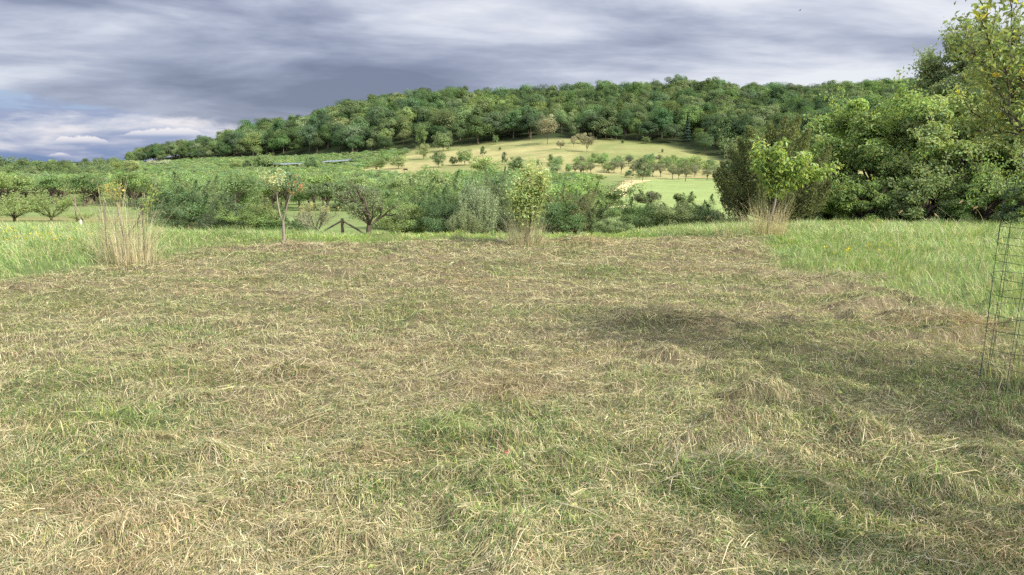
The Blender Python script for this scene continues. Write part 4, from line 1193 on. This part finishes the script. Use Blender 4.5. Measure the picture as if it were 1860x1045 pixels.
def tuft(x, y, r, n, hmax, label, name='dry_grass_tuft', green=.15, heads=True, seed=0, wd=.0045, sq=1.0):
    g = np.random.default_rng(seed + 900); m = MB(); a = g.uniform(0, 6.28, n); q = r * np.sqrt(g.random(n))
    P = np.stack([q * np.cos(a), q * np.sin(a) * sq, np.full(n, -.02)], 1)
    L = hmax * np.clip(g.beta(1.3, 2.4, n) + .10, 0, 1.0)
    c = STRAW[g.choice(5, n)] * 1.0; gm = g.random(n) < green; c[gm] = GREEN[g.integers(0, 5, gm.sum())] * 1.1
    c = np.clip(c * np.exp(g.normal(0, .15, (n, 1))), 0, .8)
    lean = g.random(n) < .26
    e0 = np.where(lean, g.uniform(.7, 1.2, n), g.uniform(1.25, 1.57, n)); e1 = e0 - np.abs(g.normal(.35, .45, n)) - lean * .5
    tip, h = arcs(m, P, a + g.normal(0, .6, n), L, np.full(n, wd) * g.uniform(.7, 1.5, n), e0, e1, 6, c, g)
    if heads:
        k = np.where(L > hmax * .55)[0][:26]
        for i in k:
            t = tip[i]; kk = 26; s = g.random(kk)
            leaves(m, t + h[i] * (s * .07)[:, None] - UP * (s * s * .05)[:, None] + g.normal(size=(kk, 3)) * .008, g.normal(size=(kk, 3)), .018, .008, pal(g, kk, srgb(170, 160, 116, .8)), g)
    o = m.build(name, M_hay, loc=(x, y, Hs(x, y))); return tag(o, label, 'grass tuft')


def guard(x, y, r, h, label, sides=14, step=.10, rise=.10, wr=.0022, lean=0.0, mat=None, taper=0.0):
    rt = empty('wire_tree_guard', (x, y, Hs(x, y)), label, 'tree guard'); v = MB(); rg = MB(); g = np.random.default_rng(int(h * 100))
    wob = lambda a, z: 1 + .06 * math.sin(2 * a + z * 2) 
    for i in range(sides):
        a = i / sides * 2 * math.pi + .1; zz = np.linspace(-.05, h, 7)
        aj = a + g.uniform(-.09, .09); bw = g.uniform(-.012, .012)
        hz = h + g.uniform(-.03, .06)
        tube(v, [(math.cos(aj) * r * wob(a, z) * (1 - taper * z / h) + lean * z + bw * math.sin(z * 3), math.sin(aj) * r * wob(a, z) * (1 - taper * z / h), z) for z in zz * hz / h], wr, 4)
    for z in np.arange(.05, h + .01, rise):
        A = np.linspace(0, 2 * math.pi, 29)
        ph = g.uniform(0, 6.28)
        tube(rg, [(math.cos(a) * r * wob(a, z) * (1 - taper * z / h) + lean * z, math.sin(a) * r * wob(a, z) * (1 - taper * z / h), z + .012 * math.sin(a * 2 + ph) + .005 * math.sin(a * 5 + ph)) for a in A], wr * .9, 4)
    v.build('upright_wires', mat or M_wire, rt); rg.build('ring_wires', mat or M_wire, rt); return rt


def stake(x, y, h, label, r=.010, lean=.02):
    m = MB(); tube(m, [(0, 0, -.15), (lean, 0, h)], r, 6); tag(m.build('wooden_stake', M_wood, loc=(x, y, Hs(x, y))), label, 'stake')


# left sapling in its guard
x, y = map(float, pix_ground(228, 478)); g = np.random.default_rng(41)
guard(x, y, .33, 1.02, 'rusty wire guard round the withered sapling at the left', 16, .1, .13, .0018, 0, M_rust)
stake(x - .27, y - .05, 1.0, 'thin stake at the left side of the withered sapling guard')
stake(x + .30, y + .05, .95, 'thin stake at the right side of the withered sapling guard')
tuft(x + .03, y, .42, 900, 1.45, 'tall straw coloured grass growing through the left tree guard', seed=1, green=.22)
tuft(x + .35, y - .25, .35, 170, 1.05, 'bent dry stems leaning right of the left tree guard', seed=2, green=.05)
m = MB(); gS = np.random.default_rng(2)
arcs(m, np.array([[-.22, 0, 0], [-.05, .05, 0], [.28, 0, .3]]), np.array([.1, 1.2, .35]), np.array([1.95, 1.55, .9]), np.array([.007, .006, .005]), np.array([1.5, 1.55, .9]), np.array([.1, 1.1, .1]), 12, STRAW[[1, 1, 0]], gS)
tag(m.build('tall_grass_stem', M_hay, loc=(x, y, Hs(x, y))), 'three tallest bowed grass stems rising above the left tree guard', 'grass stems')
wd = MB(); cr = MB(); tips = []
tube(wd, [(0, 0, -.1), (.02, 0, .4), (-.03, 0, .75), (-.06, 0, 1.02)], [.024, .022, .02, .016], 8)
for d in [(-.5, .2, .8), (.7, 0, .9), (.2, -.3, 1.0), (-.2, .1, 1.1)]:
    grow(wd, g, (-.05, 0, .95), d, .28, .008, 1, tips, kids=(2, 3), spread=.5)
tip_leaves(cr, g, tips, 2, .070, .022, (.15, .16, .03), spread=.03, hang=.9, only=lambda P: P[:, 0] < .12)
tip_leaves(cr, g, [(np.array([.33 + .02 * k, 0, .8 + .03 * k]) + g.normal(size=3) * .03, np.array([0, 0, 1.]), 0) for k in range(14)], 4, .085, .03, (.11, .15, .03), spread=.03, hang=.8)
tube(wd, [(0, 0, .35), (.2, 0, .6), (.35, 0, .85), (.42, 0, 1.2)], [.012, .01, .007, .004], 6)
r_ = empty('withered_sapling', (x, y, Hs(x, y)), 'withered sapling with hanging yellow leaves inside the left guard', 'sapling'); wd.build('trunk', M_barkpale, r_); cr.build('crown', M_one, r_)

# forked sapling with red leaves
x, y = map(float, pix_ground(516, 443)); g = np.random.default_rng(43); wd = MB(); cr = MB(); rd = MB(); tl = []; tr_ = []
tube(wd, [(0, 0, -.1), (.0, 0, .2), (0, 0, .42), (-.02, 0, .48)], [.035, .030, .028, .024], 8)
tube(wd, [(-.01, 0, .44), (-.06, 0, .62), (-.09, 0, .85), (-.10, 0, 1.05)], [.018, .015, .012, .009], 6)
tube(wd, [(0, 0, .44), (.06, 0, .62), (.11, 0, .8), (.19, 0, 1.0)], [.018, .015, .011, .008], 6)
for d in [(-.6, .2, .9), (-.2, -.3, 1.1), (.3, .1, 1.2), (-.9, 0, .6), (.2, .3, .9)]: grow(wd, g, (-.10, 0, 1.0), d, .36, .007, 1, tl, kids=(3, 4), spread=.55)
for d in [(.7, .2, .7), (.2, -.3, .8), (1.1, .1, .5), (.8, -.2, 1.0)]: grow(wd, g, (.18, 0, .98), d, .30, .006, 1, tr_, kids=(2, 3), spread=.5)
tip_leaves(cr, g, tl, 3, .07, .04, (.15, .19, .10), spread=.03); tip_leaves(cr, g, tr_, 1, .06, .035, (.09, .13, .04), spread=.02)
tip_leaves(rd, g, tr_, 2, .055, .035, (.20, .075, .035), spread=.02, only=lambda P: g.random(len(P)) < .3)
fr = MB()
r_ = empty('forked_sapling', (x, y, Hs(x, y)), 'thin sapling forking into a pale leaved stem and a reddish leaved stem', 'sapling')
wd.build('trunk', M_barkpale, r_, smooth=True); cr.build('crown', M_one, r_); rd.build('reddish_leaves', M_one, r_)

# pale young tree in the centre
x, y = map(float, pix_ground(957, 446)); g = np.random.default_rng(44); wd = MB(); cr = MB(); tips = []
for i in range(11):
    a = i * 2.4; sp = g.uniform(.05, .42)
    grow(wd, g, (math.cos(a) * .01, math.sin(a) * .01, .0), (math.cos(a) * sp, math.sin(a) * sp, 1.0), g.uniform(.8, 1.15), .014, 2, tips, kids=(4, 5), spread=.42, upb=.3, shrink=.42, wob=.07)
tip_leaves(cr, g, tips, 5, .080, .026, (.120, .178, .050), spread=.07, only=lambda P: (P[:, 2] > .35) & (P[:, 2] < 1.75), vv=.25)
tip_leaves(cr, g, tips, 2, .09, .032, (.18, .22, .10), spread=.03, only=lambda P: P[:, 2] > 1.15)
r_ = empty('pale_young_tree', (x, y, Hs(x, y)), 'pale leaved young tree with whitish top leaves in the middle of the crest', 'young tree')
wd.build('trunk', M_bark, r_); cr.build('crown', M_one, r_)
tuft(x - .05, y - .05, .31, 950, 1.0, 'dense dry grass round the foot of the pale young tree', seed=3, green=.3, heads=False)
guard(x, y, .34, .85, 'thin wire guard hidden in the grass round the pale young tree', 14, .1, .15, .0016, 0, M_rust)
tuft(x + .22, y - .05, .10, 90, .95, 'grey brown stalks at the right foot of the pale young tree', seed=33, green=.0, heads=False)

# young cherry
x, y = 5.62, 16.6; g = np.random.default_rng(45); wd = MB(); cr = MB(); tips = []
gz = Hs(x, y); h = float(zpix(246, y)) - gz
tube(wd, [(-.06, 0, -.1), (-.02, 0, .3), (.10, 0, .75), (.14, 0, h * .56)], [.03, .026, .022, .018], 8)
for (dx, dyy, dz_, L) in [(-.45, .1, 1.3, .78), (-.7, -.2, .9, .62), (.1, .3, 1.4, .74), (1.0, 0, .75, .85), (.6, -.3, 1.0, .7), (-.2, -.4, 1.2, .62), (.9, .3, .45, .68), (-.5, .4, .7, .55), (.25, -.2, .7, .55)]:
    grow(wd, g, (.12, 0, h * .44), (dx, dyy, dz_), L * 1.18, .013, 1, tips, kids=(4, 5), spread=.5, upb=.15, wob=.08, shrink=.42)
tip_leaves(cr, g, tips, 14, .140, .046, (.205, .272, .062), spread=.055, hang=1.3, vv=.22, up=.5)
r_ = empty('young_cherry_tree', (x, y, gz), 'young cherry tree with large bright drooping leaves in front of the juniper', 'young tree')
wd.build('trunk', M_barkpale, r_, smooth=True); cr.build('crown', mat_leaf('cherry_foliage', .45, .4, .35, .02, gain=1.25), r_)
tuft(x - .05, y - .1, .34, 800, 1.15, 'dry grass and stalks round the pale stem of the young cherry', seed=4, green=.1, heads=False)
tuft(x + .10, y - .05, .08, 60, 1.15, 'stiff brown stalks right behind the cherry stem', seed=44, green=0, heads=False)
tuft(x - .42, y - .3, .24, 330, .85, 'yellowing herbs and grass left of the young cherry', 'yellow_herb_tuft', seed=5, green=.75, heads=False, wd=.007)
tuft(x - .75, y + .3, .34, 150, 1.0, 'loose bowed dry stems further left of the young cherry', seed=6, green=.1)
guard(x, y, .30, .85, 'thin wire guard round the foot of the young cherry', 12, .1, .15, .0016, 0, M_rust)

# bowed seed stems on the right crest
for (px, py, L, a, e0, e1, lab) in [(1655, 415, .75, .35, .85, .5, 'straight slanting grass stem with a curled tip on the right crest'),
                                    (1637, 415, .55, 1.8, 1.5, 1.4, 'upright seed stem beside the slanting one on the right crest'),
                                    (1612, 416, .45, 2.6, 1.3, .6, 'short bowed seed stem leftmost on the right crest'),
                                    (1790, 425, .95, 2.9, 1.4, .1, 'long bowed grass stem left of the big wire guard'),
                                    (1830, 425, 1.0, 3.0, 1.3, -.3, 'longest arching grass stem just left of the big wire guard')]:
    Y = 15.0; X = float(xpix(px, Y, 0)); m = MB(); g = np.random.default_rng(int(px))
    tip, hh = arcs(m, np.array([[0, 0, 0.]]), np.array([a]), np.array([L]), np.array([.008]), np.array([e0]), np.array([e1]), 10, STRAW[[0]], g)
    kk = 40; s = g.random(kk); leaves(m, tip[0] + hh[0] * (s * .07)[:, None] - UP * (s * s * .06)[:, None] + g.normal(size=(kk, 3)) * .008, g.normal(size=(kk, 3)), .022, .010, pal(g, kk, srgb(196, 170, 130)), g)
    tag(m.build('grass_stem', M_hay, loc=(X, Y, Hs(X, Y) + .15)), lab, 'grass stem')

# big wire guard and fruit tree at the right edge
gx, gy = 3.84, 5.35
guard(gx, gy, .40, 1.50, 'tall green wire guard round the fruit tree at the right edge', 14, .1, .125, .0020, .0, taper=.22)
m = MB(); gS = np.random.default_rng(8)
P = np.array([[-.30, -.1, 0], [-.25, .1, 0], [-.1, -.25, 0], [-.2, -.2, 0], [0, .2, 0]])
tip, hh = arcs(m, P, np.array([.2, 2.9, .4, 0.2, 2.5]), np.array([1.50, 1.45, 1.1, .9, 1.2]), np.full(5, .006), np.full(5, 1.53), np.array([.2, .5, 1.3, 1.2, .9]), 12, STRAW[[1, 1, 0, 0, 1]], gS)
kk = 60; s = gS.random(kk); leaves(m, tip[0] + hh[0] * (s * .06)[:, None] - UP * (s * .04)[:, None] + gS.normal(size=(kk, 3)) * .009, gS.normal(size=(kk, 3)), .02, .009, pal(gS, kk, srgb(205, 180, 150)), gS)
tag(m.build('tall_grass_stem', M_hay, loc=(gx, gy, Hs(gx, gy))), 'pale tall grass stems growing up inside the green wire guard', 'grass stems')
tuft(gx - .02, gy - .02, .34, 300, .55, 'dry and green grass left uncut inside the green wire guard', seed=7, green=.5, heads=False, wd=.004)
tuft(gx - .42, gy - .42, .22, 120, .30, 'green leafy grass clump at the foot of the green wire guard', 'green_grass_tuft', seed=8, green=.9, heads=False, wd=.007)

def fruit_tree(x, y, h, label, seed, rr, leafn, spec=(), base=(.080, .118, .030)):
    g = np.random.default_rng(seed); wd = MB(); cr = MB(); yl = MB(); tips = []
    f = np.array([0.02, 0, h * .42])
    tube(wd, [(0, 0, -.2), (.01, 0, h * .2), f], [.05, .042, .038], 8)
    for (dx, dyy, dz_, L) in spec: grow(wd, g, f + UP * g.uniform(-.1, .3), (dx, dyy, dz_), L, .014, 2, tips, kids=(4, 5), spread=.6, upb=.16, wob=.10, shrink=.46)
    tip_leaves(cr, g, tips, leafn * 3, .050, .025, base, spread=.05, up=.7, vv=.2)
    k = [t for t in tips if g.random() < .03]
    tip_leaves(yl, g, k, 4, .07, .036, (.22, .22, .03), spread=.03)
    r = empty('fruit_tree', (x, y, Hs(x, y)), label, 'tree'); wd.build('trunk', M_bark, r, smooth=True); cr.build('crown', M_one, r); yl.build('yellow_leaves', M_one, r)
    for k in range(5):
        t = tips[int(g.integers(0, len(tips)))]; bm = MB(); A = np.linspace(0, math.pi, 8); tube(bm, [(t[0][0], t[0][1], t[0][2] - .05 + .022 * math.cos(a)) for a in A], [max(.0015, .022 * math.sin(a)) for a in A], 10, (.11, .15, .04)); bm.build('plum', M_one, r, smooth=True)
    print('fruit tips', len(tips)); return r
sp = [(-1.1, .1, 1.05, 1.12), (-1.25, -.1, .62, 1.05), (-.9, .4, 1.1, 1.0), (-.5, -.5, 1.2, 1.1), (.2, .5, 1.3, 1.2), (.8, .1, .9, 1.1), (.3, -.8, .8, 1.0), (-.9, -.6, .5, .75), (-.2, .2, 1.6, 1.3), (1, .6, .5, .9), (-.7, .9, .4, .8), (-1.0, .1, .25, .62)]
fruit_tree(gx + .30, gy, 3.7, 'leafy plum tree reaching in at the upper right above the wire guard', 61, 1, 2, sp)
fruit_tree(6.6, 2.6, 4.6, 'second plum tree standing outside the frame at the right', 62, 1, 4, [(a[0] * 1.2, a[1] * 1.2, a[2], a[3] * 1.3) for a in sp])
fruit_tree(5.8, 0.2, 4.4, 'third plum tree outside the frame behind the viewer at the right', 63, 1, 4, [(a[0] * 1.2, a[1] * 1.2, a[2], a[3] * 1.3) for a in sp])

# hay heaps: loose piles that stand above the rest
def heap(px, py, rx, ry, hh, n, label, seed, green=.2, dark=.8):
    g = np.random.default_rng(seed); x, y = map(float, pix_ground(px, py)); m = MB()
    q = np.sqrt(g.random(n)); a = g.uniform(0, 6.28, n); X = x + rx * q * np.cos(a) * 1.15; Y = y + ry * q * np.sin(a) * 1.15
    top = hh * .5 * np.exp(-2.0 * q ** 2) * g.random(n) ** .6
    L = g.uniform(.06, .30, n); ang = g.normal(.2, .8, n) + (g.random(n) < .3) * g.uniform(0, 6, n)
    c = STRAW[g.choice(7, n)]; gm = g.random(n) < green; c[gm] = GREEN[g.integers(0, 5, gm.sum())]; c = c * dark * np.exp(g.normal(0, .22, (n, 1)))
    z = H(X, Y) + top
    blades(m, np.stack([X - x, Y - y, z - Hs(x, y)], 1), ang, L, np.maximum(g.uniform(.002, .004, n), .0004 * y), g.normal(.1, .35, n), g.normal(-.3, .35, n), np.clip(c, 0, .8), None, g.normal(0, .8, n))
    tag(m.build('hay_heap', M_hay, loc=(x, y, Hs(x, y))), label, 'hay heap')
heap(1195, 588, .46, .26, .17, 1500, 'dark olive heap of hay right of the middle of the mown strip', 1, .3, .62)
heap(1725, 598, .50, .26, .20, 1800, 'brown heap of dry hay beside the tall grass near the wire guard', 2, .05, .62)
heap(527, 453, .60, .5, .18, 1100, 'small far heap of hay at the foot of the forked sapling', 3, .05, .8)
heap(1068, 446, .7, .5, .18, 1100, 'small far heap of hay right of the pale young tree', 4, .1, .8)
heap(1300, 868, .32, .18, .10, 900, 'loose near heap of brown hay in the lower right', 5, .3, .7)
heap(505, 690, .40, .25, .07, 1000, 'low reddish brown heap of hay left of the middle', 6, .0, .85)
heap(822, 795, .26, .18, .07, 500, 'bunch of blue green fresh cut grass near the bottom middle', 7, .95, .85)
heap(1375, 905, .34, .22, .09, 800, 'bunch of fresh cut long green grass in the lower right', 8, .9, .9)
heap(940, 483, .6, .3, .12, 800, 'flat dark ridge of hay up the middle of the mown strip', 9, .2, .6)
heap(1510, 510, .7, .3, .12, 900, 'brown ridge of hay along the edge of the right tall grass', 10, .1, .65)

# yellow flowers in the left and right grass, fallen leaves on the hay
m = MB(); g = np.random.default_rng(91)
for (px, py, n) in [(5, 436, 26), (48, 450, 16), (90, 453, 26), (85, 448, 14), (150, 440, 10), (1600, 470, 12), (1520, 475, 10), (1800, 455, 8)]:
    cx, cy = pix_ground(px, py + 6)
    for i in range(n // 2):
        X = cx + g.normal() * .22; Y = cy + g.normal() * .2; z = Hs(X, Y) + g.uniform(.2, .36)
        leaves(m, np.array([[X, Y, z]] * 5) + g.normal(size=(5, 3)) * .012, g.normal(size=(5, 3)) + UP, .025, .02, pal(g, 5, (.62, .50, .04), .1, .03), g)
        tube(m, [(X, Y, z - .25), (X, Y, z)], .0015, 3, (.10, .16, .04))
tag(m.build('yellow_wildflowers', M_grass), 'small yellow wildflowers scattered in the standing grass', 'wildflowers', kind='stuff')
m = MB()
n = 170; X, Y = screen_pts(g, n, 600, 1060, -200, 2060); P = np.stack([X, Y, H(X, Y) + .035], 1)
c = np.array([(.34, .42, .08), (.20, .30, .07), (.42, .40, .10), (.16, .24, .08)])[g.integers(0, 4, n)]
leaves(m, P, g.normal(size=(n, 3)) * .5 + UP, g.uniform(.02, .05, n), g.uniform(.014, .034, n), c, g)
tag(m.build('low_herb_leaves', M_grass), 'small round herb leaves showing between the cut hay', 'leaves', kind='stuff')
x, y = map(float, pix_ground(921, 852)); m = MB(); g = np.random.default_rng(4)
leaves(m, np.array([[0, 0, .05], [.012, .006, .058], [-.012, 0, .052]]), g.normal(size=(3, 3)) * .4 + np.array([0, -.6, 1]), np.array([.03, .022, .022]), np.array([.022, .016, .016]), np.array([(.22, .05, .02), (.20, .06, .025), (.14, .035, .02)]), g)
tag(m.build('red_leaf', M_one, loc=(x, y, Hs(x, y))), 'curled red fallen leaf on the hay near the bottom middle', 'leaf')
# a bird far off against the cloud
m = MB(); tube(m, [(-.22, 0, 0), (-.1, 0, .01), (.08, 0, .01), (.2, 0, .03), (.26, 0, .02)], [.02, .06, .06, .035, .01], 6, (.03, .03, .035))
m.add([(-.08, 0, .02), (.10, 0, .02), (.02, .50, .12), (-.08, .48, .12)], [[0, 1, 2, 3]], (.03, .03, .035)); m.add([(-.08, 0, .02), (.10, 0, .02), (.02, -.50, .12), (-.08, -.48, .12)], [[0, 1, 2, 3]], (.03, .03, .035))
Yb = 150.; tag(m.build('bird', M_one, loc=(float(xpix(1453, Yb, float(zpix(19, Yb)))), Yb, float(zpix(19, Yb)))), 'small dark bird flying high under the clouds', 'bird')
